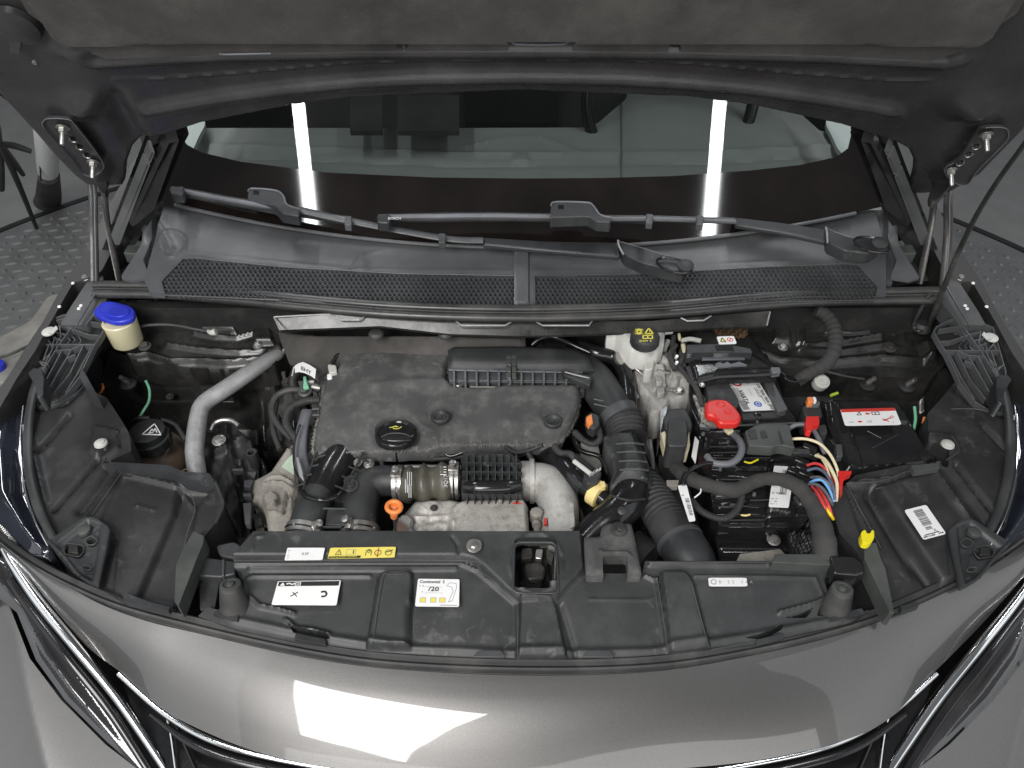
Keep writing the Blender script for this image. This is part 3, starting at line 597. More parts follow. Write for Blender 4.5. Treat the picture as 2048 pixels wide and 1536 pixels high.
# ---- hinges: plate with two bolts and slots, and two arms down to the wing
for sgn, f, pl, bl in ((0, lambda q: q, [(94, 238), (92, 222), (104, 217), (140, 219), (156, 232), (206, 300), (208, 322), (186, 334), (166, 326), (148, 300)], ((130, 236), (190, 306))),
                   (1, lambda q: q, [(1912, 300), (1948, 246), (1966, 236), (2004, 236), (2012, 248), (2006, 266), (1952, 322), (1930, 352), (1900, 344), (1885, 320)], ((1968, 250), (1898, 322)))):
    hg = bpy.data.objects.new('hinge', None); COL.objects.link(hg); hg.parent = hood; p0 = HP(np.array(float(bl[0][0])), np.array(float(bl[0][1]))); hg.location = tuple(p0-np.array(root_of(hood)))
    hg.parent = car; hg.location = tuple(p0-np.array(car.location))
    o = cat(pl, 4, True); slots = [ell((bl[0][0]*(1-t)+bl[1][0]*t)+2, (bl[0][1]*(1-t)+bl[1][1]*t)+4, 8, 3.5, 12, 20 if not sgn else -20) for t in (.30, .52, .76)]
    m = M(); m.field(o, 2.5, lambda x, y, h: HP(x, y, h+.014), relief=lambda X, Y: .003*np.exp(-(sdist(X, Y, o)/3)**2), holes=slots, skirt=.005); link('hinge_plate', m, K['hoodin'], hg)
    m = M(); m.tube([HP(np.array(a), np.array(b), np.array(.017)) for a, b in (o[:-8] if not sgn else o[8:])], .0008, seg=6, n=1); link('plate_edge', m, K['greycable'], hg)
    for q in slots:
        m = M(); m.tube([HP(np.array(a), np.array(b+1), np.array(.016)) for a, b in q[:8]], .0011, seg=6, n=1); link('slot_edge', m, K['steel'], hg)
    for b in bl:
        c = HP(np.array(float(b[0])), np.array(float(b[1])), np.array(.016)); m = M(); m.bolt(c, HN+np.array([0, 0, -.3]), .0062, .008); m.lathe(c, HN+np.array([0, 0, -.3]), [(.0036, 0), (.0036, .024), (.0028, .026)], 12); link('bolt', m, K['steel'], hg)
    if not sgn:
        A = [(166, 330, 1.17), (184, 372, 1.14), (187, 460, 1.09), (189, 562, 1.02)]; B = [(200, 335, 1.17), (208, 372, 1.135), (214, 440, 1.09), (240, 566, 1.0)]; G = [(192, 326), (206, 334), (214, 368), (208, 388), (196, 374), (186, 350)]
    else:
        A = [(1918, 340, 1.17), (1898, 384, 1.14), (1896, 470, 1.09), (1888, 572, 1.02)]; B = [(1882, 350, 1.17), (1870, 392, 1.13), (1862, 450, 1.09), (1838, 568, 1.0)]; G = [(1884, 340), (1906, 346), (1902, 366), (1886, 388), (1868, 404), (1860, 392), (1868, 366)]
    m = M(); m.pipe(A, 8.5, seg=8, n=6, flat=.35); link('hinge_arm', m, K['darksteel'], hg)
    m = M(); m.pipe([(q[0]+3, q[1], q[2]+.004) for q in A], 1.4, seg=6, n=6); link('arm_rim', m, K['greycable'], hg)
    m = M(); m.pipe(B, 7, seg=8, n=6, flat=.45); link('hinge_arm', m, K['darksteel'], hg)
    m = M(); m.slab(cat([(a, b) for a, b in G], 4, True), 1.18, .012); link('hinge_knuckle', m, K['darksteel'], hg, bevel=.003)
# ---- folded rubber sheets and dark pockets at the cowl ends
for k, f in enumerate((lambda q: q, lambda q: mir(q, 1040))):
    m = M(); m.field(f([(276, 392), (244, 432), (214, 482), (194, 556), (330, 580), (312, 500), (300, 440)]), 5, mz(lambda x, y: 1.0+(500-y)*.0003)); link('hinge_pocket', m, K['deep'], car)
    g = f([(274, 340), (304, 386), (314, 418), (304, 428), (304, 478), (286, 520), (300, 556), (262, 562), (240, 556), (290, 478), (270, 424), (275, 388)])
    m = M(); m.field(g, 4, mz(lambda x, y: 1.085+(420-y)*.0004), relief=add(ridge(f([(285, 380), (296, 430), (292, 480)]), .012, 8), ridge(f([(276, 392), (283, 440)]), -.01, 5)), skirt=.004); link('cowl_end_flap', m, K['cowl'], car)
    g = f([(300, 430), (326, 420), (345, 500), (330, 566), (296, 570), (292, 520), (306, 480)])
    m = M(); m.field(g, 4, mz(lambda x, y: 1.066-(y-420)*.0003), skirt=.01, relief=ridge(f([(318, 440), (320, 560)]), .006, 8)); link('cowl_corner', m, K['cowl'], car)
    g = f(rr([(246, 506), (262, 478), (286, 482), (276, 508)], 3)); m = M(); m.slab(g, 1.04, .02); link('pocket_clip', m, K['greygreen'], car, bevel=.002)
    m = M(); m.bolt(P(*f([(268, 466, 1.03)])[0]), (0, -.3, 1), .006); link('bolt', m, K['darksteel'], car)
    m = M(); m.pipe(f([(232, 480, 1.01), (252, 470, 1.03), (275, 472, 1.03)]), 5, seg=10); link('pocket_pipe', m, K['deep'], car)
# ================================================================ WIPERS
def wiper(label, blade, adapter, thin, arm, hub, z0):
    t = T('windscreen_wiper', label, 'wiper', (hub[0][0], hub[0][1], 1.04), 'wipers parked at the foot of the windscreen')
    m = M(); m.pipe(blade, [9, 11, 11, 10], seg=12, flat=.8); link('blade', m, K['plastic'], t)
    m = M(); m.pipe([(q[0], q[1]-2, q[2]+.006) for q in blade], 5, seg=8); link('blade_spine', m, K['greycable'], t)
    b0 = blade[0]; m = M(); m.slab(rr([(b0[0]-4, b0[1]-7), (b0[0]+24, b0[1]-8), (b0[0]+22, b0[1]+9), (b0[0]-3, b0[1]+8)], 5), b0[2]+.014, .018); link('blade_end', m, K['trim'], t, bevel=.002)
    m = M(); m.slab(rr(adapter, 5), z0+.030, .020); link('adapter', m, K['trim'], t, bevel=.003)
    m = M(); c = np.mean([q[:2] for q in adapter[:4]], 0); m.slab([(c[0]-5, c[1]-4), (c[0]+6, c[1]-3), (c[0]+6, c[1]+3), (c[0]-5, c[1]+3)], z0+.032, .003); link('release_button', m, K['gloss'], t)
    m = M(); m.pipe(thin, [10, 10, 9.5, 10][:len(thin)], seg=10, flat=.5); link('blade_holder', m, K['cowl'], t)
    for q in thin[1:-1]: link('clip', M().slab([(q[0]-6, q[1]-10), (q[0]+7, q[1]-9), (q[0]+6, q[1]+9), (q[0]-7, q[1]+8)], q[2]+.011, .012), K['cowl'], t, bevel=.001)
    hc = np.mean([q[:2] for q in hub[1:4]], 0); m = M(); m.pipe([(a, b, z0+.001) for a, b in ell(hc[0]+6, hc[1]+8, 36, 13, 16, 14)+[(hc[0]+6+36*.97, hc[1]+8+36*.242)]], 2.6, seg=8); link('hub_loop', m, K['gloss'], t)
    m = M(); m.slab(arm, z0-.01, .010); link('arm', m, K['trim'], t, bevel=.003)
    m = M(); m.slab(rr(hub, 7), z0-.006, .022); link('arm_head', m, K['trim'], t, bevel=.006)
    c = np.mean([q[:2] for q in hub[2:5]], 0); m = M(); m.lathe(P(c[0]+8, c[1]-4, z0+.001), (0, -.25, 1), [(.013, 0), (.013, .004), (.009, .006)], 20); link('hub_cap', m, K['plastic'], t)
    m = M(); m.pipe([(hub[0][0], hub[0][1]-1, z0+.002), (hub[0][0]+2, hub[0][1]+10, z0+.002), (hub[-1][0]-1, hub[-1][1]+1, z0-.002)], 2.2, seg=8); link('joint_edge', m, K['pipe'], t)
    m = M(); m.pipe([(q[0], q[1], z0-.006) for q in hub[:4]], 1, seg=6); link('head_edge', m, K['greycable'], t)
    m = M(); m.pipe([(q[0], q[1]+1, z0+.031) for q in adapter[1:7]], 2, seg=8); link('adapter_rim', m, K['greycable'], t)
    return t
wiper('long wiper whose blade starts at the left end of the windscreen', [(344, 380, 1.118), (400, 391, 1.115), (470, 404, 1.112), (700, 442, 1.100)], [(494, 400), (496, 381), (506, 376), (550, 380), (566, 390), (574, 408), (600, 418), (598, 432), (562, 426), (548, 410)],
      [(600, 420, 1.115), (696, 441, 1.105), (884, 476, 1.09), (966, 481, 1.085)], [(966, 474), (1100, 482), (1236, 484), (1240, 512), (1100, 500), (966, 488)], [(1236, 482), (1292, 498), (1366, 524), (1370, 546), (1352, 542), (1280, 524), (1248, 508)], 1.092)
wiper('shorter wiper lying across the middle and right of the windscreen', [(757, 436, 1.112), (860, 435, 1.112), (1000, 434, 1.112), (1300, 440, 1.112)], [(1100, 436), (1102, 410), (1112, 403), (1172, 404), (1186, 410), (1200, 428), (1222, 434), (1222, 444), (1192, 442), (1176, 432), (1110, 434)],
      [(1200, 437, 1.122), (1299, 437, 1.12), (1400, 440, 1.115), (1470, 442, 1.112)], [(1470, 434), (1560, 444), (1652, 458), (1652, 482), (1560, 462), (1470, 448)], [(1652, 456), (1700, 474), (1748, 478), (1764, 492), (1740, 506), (1690, 500), (1656, 484)], 1.105)
link('blade_mark', M().put(*(lambda v: ([tuple(P(776+q[0]*8, 439-q[1]*7, 1.1275)) for q in v[0]], v[1]))(text_geo('BOSCH'))), K['whiteink'], bpy.data.objects['windscreen_wiper.001'])
# ================================================================ HOOD PROP ROD
t = T('hood_prop_rod', 'thin black hood prop rod slanting up at the right of the engine bay', 'prop rod', (1862, 650, .95))
m = M(); m.pipe([(1858, 652, .95), (1878, 600, 1.02), (1910, 520, 1.11), (1948, 440, 1.20), (1990, 370, 1.29), (2040, 300, 1.38), (2090, 230, 1.47)], [5.5, 5.5, 5, 5, 5, 5, 5], seg=14); link('rod', m, K['darksteel'], t)
m = M(); m.pipe([(1858, 652, .948), (1840, 662, .945), (1828, 650, .95), (1846, 610, 1.0), (1862, 585, 1.03)], 4, seg=10); link('rod_foot', m, K['darksteel'], t)
m = M(); m.lathe(P(1842, 658, .94), (0, 0, 1), [(.016, 0), (.014, .01), (.010, .014)], 20); link('grommet', m, K['rubber'], t)
# ================================================================ ENGINE BAY
def S(nm, pts, z, h, mt, par=None, bevel=.0015, r=3): return link(nm, M().slab(rr(pts, r, 3) if r else pts, z, h), K[mt], par, bevel=bevel)
def F(nm, pts, z, mt, par=None, step=4, rel=None, holes=(), skirt=.01, ang=45): return link(nm, M().field(pts, step, mz(z), relief=rel, holes=holes, skirt=skirt), K[mt], par, ang=ang)
def PI(nm, pts, r, mt, par=None, **k):
    k.setdefault('seg', 14); return link(nm, M().pipe(pts, r, **k), K[mt], par)
def LA(nm, at, prof, mt, par=None, axis=(0, 0, 1), seg=32, px=True, **k):
    s = pxm(*at) if px else 1; return link(nm, M().lathe(P(*at), axis, [(r*s, h) for r, h in prof], seg), K[mt], par, **k)
def BO(at, rpx, mt='steel', par=None, axis=(0, -.15, 1), washer=1.55, nm='bolt'): return link(nm, M().bolt(P(*at), axis, rpx*pxm(*at), washer=washer), K[mt], par)
def edge_rel(poly, h=.006, w=8): return lambda X, Y: h*ss(sdist(X, Y, poly)/w)
def shift(pts, dx, dy): return [(q[0]+dx, q[1]+dy)+tuple(q[2:]) for q in pts]
# ---- dark shell: floor, firewall and sides (part of the car)
m = M(); m.prism([np.array(q+(.42,)) for q in [(-.80, .30), (.80, .30), (.80, 1.06), (-.80, 1.06)]], (0, 0, -.02)); link('bay_floor', m, K['deep'], car)
m = M(); m.prism([P(q[0], q[1], .70) for q in [(330, 1330), (1760, 1330), (1700, 1480), (390, 1480)]], (0, 0, -.01)); link('crossmember', m, K['deep'], car)
m = M(); m.box((0, 1.075, .73), (1.50, .02, .50)); link('firewall', m, K['deep'], car)
for s_ in (-1, 1):
    m = M(); m.box((s_*.76, .83, .66), (.02, .50, .46)); link('side_wall', m, K['deep'], car)
# ---- left apron: shelf with stampings, then the wall below
g = [(196, 600), (330, 600), (560, 636), (572, 690), (548, 728), (480, 740), (380, 736), (262, 722), (225, 660)]
rel = add(ridge([(255, 716), (300, 712), (345, 726), (392, 724), (455, 728), (520, 722), (560, 695)], .010, 5), up([(402, 622), (448, 624), (466, 636), (474, 668), (404, 666)], .012, 6), up([(508, 634), (536, 636), (548, 690), (510, 690)], .010, 8),
          ridge([(388, 667), (430, 675), (474, 677), (505, 668)], .006, 3), ridge([(335, 690), (400, 700), (480, 706), (540, 702)], .006, 4), ridge([(315, 600), (312, 640)], .01, 6), ridge([(350, 598), (320, 628)], .012, 5))
F('left_apron', g, lambda x, y: .945-(y-620)*.0004, 'bay', car, 2.5, rel, skirt=.05, ang=60); bpy.data.objects['left_apron'].name = 'inner_apron'
g = [(220, 700), (262, 714), (380, 728), (480, 732), (560, 712), (620, 720), (640, 800), (600, 940), (480, 960), (230, 960), (190, 800)]
rel = add(up([(232, 732), (470, 742), (560, 740), (560, 800), (300, 800), (250, 760)], .014, 20), ridge([(260, 738), (300, 745), (340, 742), (390, 748)], .008, 6), ridge([(245, 810), (350, 812), (480, 806)], .008, 8), ridge([(520, 740), (532, 900)], .012, 8), ridge([(468, 738), (474, 760)], .006, 3))
F('apron_wall', g, lambda x, y: np.interp(y, [700, 760, 860, 960], [.905, .84, .76, .70]), 'bay', car, 3, rel, skirt=.02, ang=60)
pl = Sheet((395, 806), (470, 806), (455, 768), (382, 775), .876, .003); m = M(); pl.panel(m, .06); ap = link('maker_plate', m, K['bay'], car, bevel=.0008)
m = M(); pl.text(m, .22, .30, .52, 'DE', k=5, bold=.02); link('embossed_letters', m, K['darksteel'], ap)
for at, r in (((516, 691, .950), 6.5), ((290, 693, .940), 8), ((340, 793, .83), 5), ((452, 792, .80), 0)):
    if r: BO(at, r, 'steel' if r == 6.5 else 'darksteel', car)
def stud(at, r=10):
    t = T('spring_stud', '', '', at); del t['label'], t['category']; t.parent = car; t.location = tuple(P(*at)-np.array(car.location))
    LA('rubber_ring', at, [(r*1.4, 0), (r*1.6, .005), (r*1.1, .008)], 'plastic', t); s = pxm(*at)
    c = P(*at); link('thread', M().tube([c+np.array([0, 0, .008+.0012*k]) for k in range(3)]+[c+np.array([0, -.012, .032])], [r*s*.75, r*s*.7, r*s*.6, r*s*.4], seg=14, corr=(.003, .18)), K['darksteel'], t)
for at in ((258, 772, .86), (1733, 774, .87), (1812, 777, .87)): stud(at)
def wire(label, pts, r, mt, name='wire', **k):
    o = PI(name, pts, r, mt, None, **k); return tag(o, label, name.replace('_', ' '))
wire('short bright green wire hanging above the coolant cap', [(292, 762, .87), (299, 780, .865), (298, 802, .86), (288, 820, .86), (278, 836, .85)], 2.6, 'green')
wire('orange wire end peeping out beside the left lamp bracket', [(204, 768, .88), (206, 776, .88), (200, 786, .87)], 2.6, 'orange')
wire('green wire end standing behind the right lamp housing', [(1829, 814, .90), (1831, 838, .895), (1827, 860, .89)], 3, 'green')
wire('tiny orange wire end at the edge of the right lamp housing', [(1849, 835, .89), (1846, 847, .885)], 3, 'orange')
wire('yellow green sleeve above the black fuse box', [(1662, 791, .90), (1675, 786, .90)], 3.2, 'lime', 'sleeve')
# ---- washer filler
t = T('washer_filler', 'cream washer fluid filler neck with a blue lid, left rear corner of the bay', 'washer filler', (237, 668, .93))
LA('neck', (237, 640, .990), [(26, -.050), (30, -.046), (33, -.002), (31, 0)], 'cream', t); LA('neck_foot', (238, 650, .925), [(6, -.01), (6, .0)], 'cream', t)
lid = S('lid', cat([(187, 622), (196, 610), (208, 603), (224, 602), (246, 607), (262, 613), (269, 622), (266, 634), (250, 641), (228, 643), (206, 637), (192, 630)], 4, True), 1.002, .010, 'bluecap', t, .0025, 0)
S('lid_top', cat([(200, 619), (210, 609), (226, 607), (246, 611), (259, 619), (252, 629), (232, 633), (212, 628)], 4, True), 1.0045, .004, 'bluecap', lid, .0012, 0)
PI('latch', [(236, 641, 1.0), (238, 652, .988), (239, 657, .982)], 2, 'bluecap', t, seg=8); PI('latch', [(245, 641, 1.0), (246, 652, .988), (246, 657, .982)], 2, 'bluecap', t, seg=8)
PI('latch_catch', [(241, 645, .995), (242, 660, .98)], 2.6, 'cream', t, seg=8)
t = wire('thin black hose from the washer filler, ending in a white tip', [(268, 656, .96), (300, 650, .965), (345, 650, .965), (390, 658, .965), (416, 663, .963)], 3, 'rubber', 'hose')
link('white_tip', M().pipe([(415, 662, .963), (424, 665, .964), (432, 663, .966)], [3, 6, 7], seg=12), K['milky'], t)
# ---- slotted lamp brackets at the rear corners
def lamp_bracket(label, f, at, k):
    t = T('lamp_bracket', label, 'bracket', at, 'slotted lamp brackets'); Z = lambda x, y: .996-(y-630)*.00035
    o = f([(94, 642), (127, 629), (165, 625), (180, 627), (207, 641), (212, 650), (199, 674), (188, 690), (164, 740), (168, 768), (130, 790), (76, 814), (84, 770), (68, 732), (80, 690)])
    hs = [f(q) for q in ([(150, 660), (160, 640), (196, 646), (200, 656), (190, 664), (176, 664)],)]
    F('plate', o, lambda x, y: Z(x, y)-.012, 'deep', t, 3, skirt=.012)
    R_ = [[(94, 642), (127, 629), (165, 625), (180, 627), (207, 641), (212, 650), (199, 674), (188, 690), (164, 740), (160, 752)], [(166, 626), (141, 656), (118, 688), (89, 735), (80, 768)], [(141, 656), (178, 669), (199, 670)], [(79, 688), (188, 688)], [(110, 700), (142, 698), (164, 688)],
          [(123, 701), (96, 752), (78, 792)], [(142, 700), (112, 752), (92, 790)], [(166, 690), (140, 745), (108, 786)], [(184, 690), (156, 745), (130, 786)], [(94, 642), (80, 688), (68, 730), (76, 810)], [(76, 812), (104, 806), (130, 790), (160, 752)], [(98, 688), (86, 720), (100, 706), (88, 732), (72, 716)], [(108, 688), (97, 714)],
          [(120, 652), (141, 656)], [(112, 664), (130, 668)], [(106, 674), (124, 680)], [(118, 650), (122, 672), (112, 686)], [(110, 672), (104, 690), (92, 674), (86, 688)], [(160, 640), (146, 662)], [(160, 640), (202, 646)], [(132, 716), (150, 708)], [(112, 640), (150, 632)], [(76, 720), (96, 728)]]
    for q in R_:
        q = f(q); m = M()
        for a, b in zip(q, q[1:]): m.bar(P(*a, Z(*a)), P(*b, Z(*b)), .0021, .012)
        link('rib', m, K['cowl'], t, bevel=.0004)
    for c in ([(144, 672), (150, 680), (146, 686)], [(132, 672), (140, 681), (134, 687)], [(156, 672), (162, 682), (158, 687)]):
        link('curved_rib', M().pipe([q+(float(Z(*q))-.004,) for q in f(c)], 1.5, seg=6), K['trim'], t)
    q = f([(98, 664)])[0]; LA('washer', (q[0], q[1], .992), [(13, 0), (13, .002), (11, .003)], 'milky', t, axis=(0, -.1, 1))
    link('washer_cap', M().slab(f([(96, 664), (92, 656), (104, 658), (112, 650), (116, 656), (106, 666)]), .999, .003), K['milky'], t, bevel=.001)
    S('corner_cap', f([(56, 746), (66, 736), (84, 738), (88, 756), (86, 790), (74, 796), (70, 770)]), .985, .03, 'trim', t, .004)
lamp_bracket('ribbed black lamp bracket with a pale washer at the left rear corner of the bay', lambda q: q, (130, 720, .93), 0)
lamp_bracket('ribbed black lamp bracket with a pale washer behind the prop rod foot, right rear corner', lambda q: shift(mir(q, 1040), 0, 12), (1950, 732, .93), 1)
# ---- lamp housings (the big black panels at both sides)
g = [(56, 836), (78, 812), (130, 790), (160, 752), (166, 736), (190, 784), (214, 796), (244, 842), (258, 866), (263, 902), (207, 928), (226, 926), (337, 934), (366, 946), (416, 949), (426, 960), (446, 1008), (431, 1046), (407, 1075), (396, 1117), (358, 1214), (250, 1206), (150, 1150), (90, 1080), (60, 970), (50, 880)]
rel = add(ridge([(140, 830), (76, 904)], -.008, 3), ridge([(212, 902), (108, 1022)], -.010, 3), up([(244, 946), (356, 974), (342, 1016), (262, 1200), (150, 1150)], -.004, 8), ridge([(243, 942), (180, 1032), (160, 1090)], .010, 5), ridge([(222, 938), (160, 1020)], -.010, 8), up([(357, 972), (424, 972), (392, 1010), (352, 1215), (262, 1210), (344, 1020)], -.016, 14),
          ridge([(208, 928), (243, 944), (356, 972), (390, 1011), (370, 1080), (350, 1200)], .004, 3), ridge([(270, 1007), (310, 1018)], .002, 2), ridge([(56, 860), (90, 1000)], .006, 8), up([(188, 852), (236, 862), (240, 900), (206, 925), (180, 900)], .006, 5), ridge([(75, 816), (130, 806), (170, 770)], -.006, 5))
t = T('lamp_housing', 'wide black plastic lamp housing at the left of the bay, without a label', 'housing', (230, 1010, .80), 'black lamp housings either side of the bay')
F('shell', g, lambda x, y: .935-(y-740)*.00011, 'plastic_dusty', t, 4, rel, skirt=.10)
S('rear_wall', [(206, 928), (226, 924), (337, 930), (366, 943), (417, 946), (428, 960), (416, 956), (364, 952), (336, 940), (226, 932)], .932, .05, 'trim', t, .001, 1)
S('corner_wall', [(163, 734), (192, 786), (172, 778), (158, 752)], .962, .04, 'trim', t, .001, 1)
LA('pin_clip', (201, 886, .938), [(13, -.002), (12, .001), (9, .0015), (9, .003), (7, .004)], 'milky', t)
S('guide_blade', [(387, 1062), (408, 1072), (406, 1088), (393, 1118), (357, 1212), (349, 1203), (352, 1131), (363, 1104)], .915, .03, 'greygreen', t, .001, 2)
PI('lip', [(430, 962, .925), (446, 1008, .92), (431, 1046, .918)], 3, 'trim', t, seg=8)
S('lower_tab', [(242, 1182), (300, 1204), (340, 1214), (336, 1222), (250, 1204)], .900, .01, 'trim', t, .001, 1)
HZ = lambda x, y: .935-(y-740)*.00011
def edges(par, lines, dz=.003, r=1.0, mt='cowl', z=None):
    for q in lines: PI('edge_highlight', [(a, b, float((z or HZ)(a, b))+dz) for a, b in q], r, mt, par, seg=6, n=4)  # paler beads that paint bright highlight lines along the folds
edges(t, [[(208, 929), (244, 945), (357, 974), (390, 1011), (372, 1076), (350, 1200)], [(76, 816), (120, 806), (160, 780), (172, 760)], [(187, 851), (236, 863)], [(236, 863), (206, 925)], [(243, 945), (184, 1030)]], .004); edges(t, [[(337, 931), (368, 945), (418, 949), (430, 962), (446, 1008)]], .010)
g = [(1889, 790), (1925, 742), (1944, 800), (1975, 818), (2014, 824), (2034, 880), (2034, 970), (2006, 1070), (1950, 1140), (1840, 1200), (1788, 1226), (1726, 1116), (1679, 1067), (1662, 1012), (1690, 968), (1712, 950), (1810, 930), (1872, 924), (1900, 932), (1894, 905), (1857, 882), (1856, 826)]
rel = add(ridge([(1912, 928), (2004, 1046)], -.010, 3.5), ridge([(1965, 850), (2020, 906)], -.008, 3), ridge([(1862, 944), (1905, 1010), (1960, 1070)], .010, 6), ridge([(1890, 935), (1990, 1070)], -.006, 12), up([(1752, 978), (1862, 944), (1958, 1080), (1930, 1160), (1880, 1170)], .010, 12), ridge([(1745, 985), (1820, 1110), (1880, 1190)], -.014, 12),
          up([(1690, 968), (1745, 968), (1860, 1200), (1780, 1230), (1735, 1105)], -.006, 12), ridge([(1694, 972), (1762, 1096)], .008, 2.5), ridge([(1700, 966), (1780, 958), (1880, 925)], .006, 3), up([(1852, 866), (1904, 870), (1918, 900), (1890, 920)], .006, 5), ridge([(1910, 775), (1950, 812), (2010, 830)], -.006, 5))
t = T('lamp_housing', 'wide black plastic lamp housing at the right of the bay, carrying a white barcode sticker', 'housing', (1850, 1040, .80), 'black lamp housings either side of the bay')
F('shell', g, lambda x, y: .935-(y-740)*.00011, 'plastic_dusty', t, 4, rel, skirt=.12)
LA('pin_clip', (1896, 888, .938), [(13, -.002), (12, .001), (9, .0015), (9, .003), (7, .004)], 'milky', t)
S('guide_blade', [(1727, 1087), (1753, 1085), (1762, 1118), (1771, 1136), (1789, 1226), (1780, 1224), (1729, 1118)], .915, .03, 'greygreen', t, .001, 2)
S('light_tab', [(1822, 930), (1878, 926), (1880, 936), (1830, 944)], .935, .01, 'greygreen', t, .001, 1)
S('lower_tab', [(1800, 1212), (1832, 1204), (1838, 1212), (1804, 1222)], .898, .01, 'trim', t, .001, 1)
sh = Sheet((1847, 1080), (1892, 1068), (1852, 1010), (1808, 1021), .926, .0008); m = M(); sh.panel(m, .08); st = link('barcode_sticker', m, K['white'], t)
m = M(); sh.bars(m, .32, .38, .72, .92, 16, False); sh.bars(m, .35, .24, .62, .34, 4, False)
for k in range(3): sh.dots(m, .12+.07*k, .8, .1+.001*k, .03, 9)
sh.text(m, .62, .14, .09, 'K'); sh.dots(m, .06, .94, .04, .05, 12); link('barcode', m, K['ink'], st)
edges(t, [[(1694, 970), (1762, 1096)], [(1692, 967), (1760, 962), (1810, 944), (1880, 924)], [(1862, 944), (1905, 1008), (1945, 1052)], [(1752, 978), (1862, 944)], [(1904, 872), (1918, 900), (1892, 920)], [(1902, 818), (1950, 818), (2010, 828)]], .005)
t = tag(S('clip', cat([(1722, 1068), (1726, 1061), (1731, 1060), (1734, 1066), (1740, 1066), (1744, 1060), (1748, 1062), (1748, 1076), (1740, 1086), (1726, 1084)], 3, True), .932, .012, 'yellow', None, .002, 0), 'bright yellow plastic clip on the edge of the right lamp housing', 'clip')
# ---- striker plates in the front corners
def latch_plate(label, f, at):
    t = T('corner_plate', label, 'metal plate', at, 'corner plates in front of the lamp housings')
    o = f(rr([(97, 1080), (170, 1034), (190, 1034), (219, 1056), (217, 1078), (194, 1172), (176, 1163), (158, 1152), (128, 1118)], [2, 8, 8, 8, 3, 2, 2, 3, 3], 3))
    hs = [f(rr([(168, 1080), (182, 1071), (196, 1080), (188, 1090), (176, 1090)], 4, 2)), f(rr([(126, 1096), (132, 1086), (166, 1090), (168, 1102), (158, 1114), (130, 1108)], 4, 2)), f(ell(173, 1135, 10, 5, 14, 10))]
    pr = f([(150, 1060), (176, 1040), (200, 1050), (196, 1100), (184, 1160), (150, 1140), (112, 1090)])
    F('plate', o, lambda x, y: .915-(y-1050)*.00012, 'trim', t, 2.5, add(up(pr, -.005, 7)), hs, skirt=.008)
    q = f([(167, 1060)])[0]; LA('rivet', (q[0], q[1], .915), [(13, -.004), (13, .001), (8, .0025)], 'greygreen', t)
    S('catch', f([(137, 1091), (155, 1091), (156, 1106), (135, 1105)]), .9135, .006, 'darksteel', t, .0015, 2); S('recess', f([(112, 1078), (190, 1066), (206, 1080), (186, 1150), (160, 1148), (120, 1112)]), .899, .003, 'darkrim', t, 0, 2)  # recess: added dark sheet, its colour stands in for shade inside the holes
    for h_ in hs:
        PI('hole_rim', [(a, b, .9135-(b-1050)*.00012) for a, b in h_+[h_[0]]], 1.1, 'greygreen', t, seg=6, n=1)
    PI('folded_edge', [q+(.920,) for q in f([(98, 1082), (128, 1112), (160, 1152)])], 3.5, 'trim', t, seg=8, n=1); PI('folded_edge', [q+(.915,) for q in f([(219, 1060), (214, 1090), (196, 1172)])], 2.5, 'trim', t, seg=8, n=1)
latch_plate('black corner plate with three holes beside the left headlamp glass', lambda q: q, (160, 1100, .90))
latch_plate('black corner plate with three holes beside the right headlamp glass', lambda q: shift(mir(q, 1060), -4, 4), (1950, 1100, .90))
# ---- front shroud over the radiator
g = [(511, 1073), (944, 1072), (954, 1073), (1167, 1072), (1172, 1146), (1284, 1148), (1290, 1122), (1660, 1122), (1664, 1150), (1648, 1156), (1658, 1198), (1640, 1212), (1634, 1232), (1690, 1232), (1745, 1218), (1700, 1246), (1500, 1290), (1300, 1318), (1042, 1324), (780, 1312), (600, 1286), (470, 1258), (396, 1232), (416, 1214), (478, 1232), (490, 1190), (484, 1146), (468, 1136), (468, 1122)]
upper = [(460, 1060), (1160, 1050), (1168, 1146), (1112, 1205), (1040, 1208), (1010, 1184), (965, 1140), (945, 1127), (925, 1122), (460, 1122)]
lockh = rr([(1028, 1085), (1112, 1085), (1118, 1187), (1026, 1186)], 14, 4)
c1 = rr([(762, 1147), (826, 1147), (820, 1300), (735, 1300)], [16, 14, 2, 2], 4); c2 = rr([(1041, 1203), (1109, 1203), (1133, 1320), (1036, 1320)], [6, 14, 2, 2], 4); c3 = rr([(1320, 1147), (1372, 1147), (1386, 1170), (1420, 1310), (1340, 1318)], [10, 14, 8, 2, 2], 4)
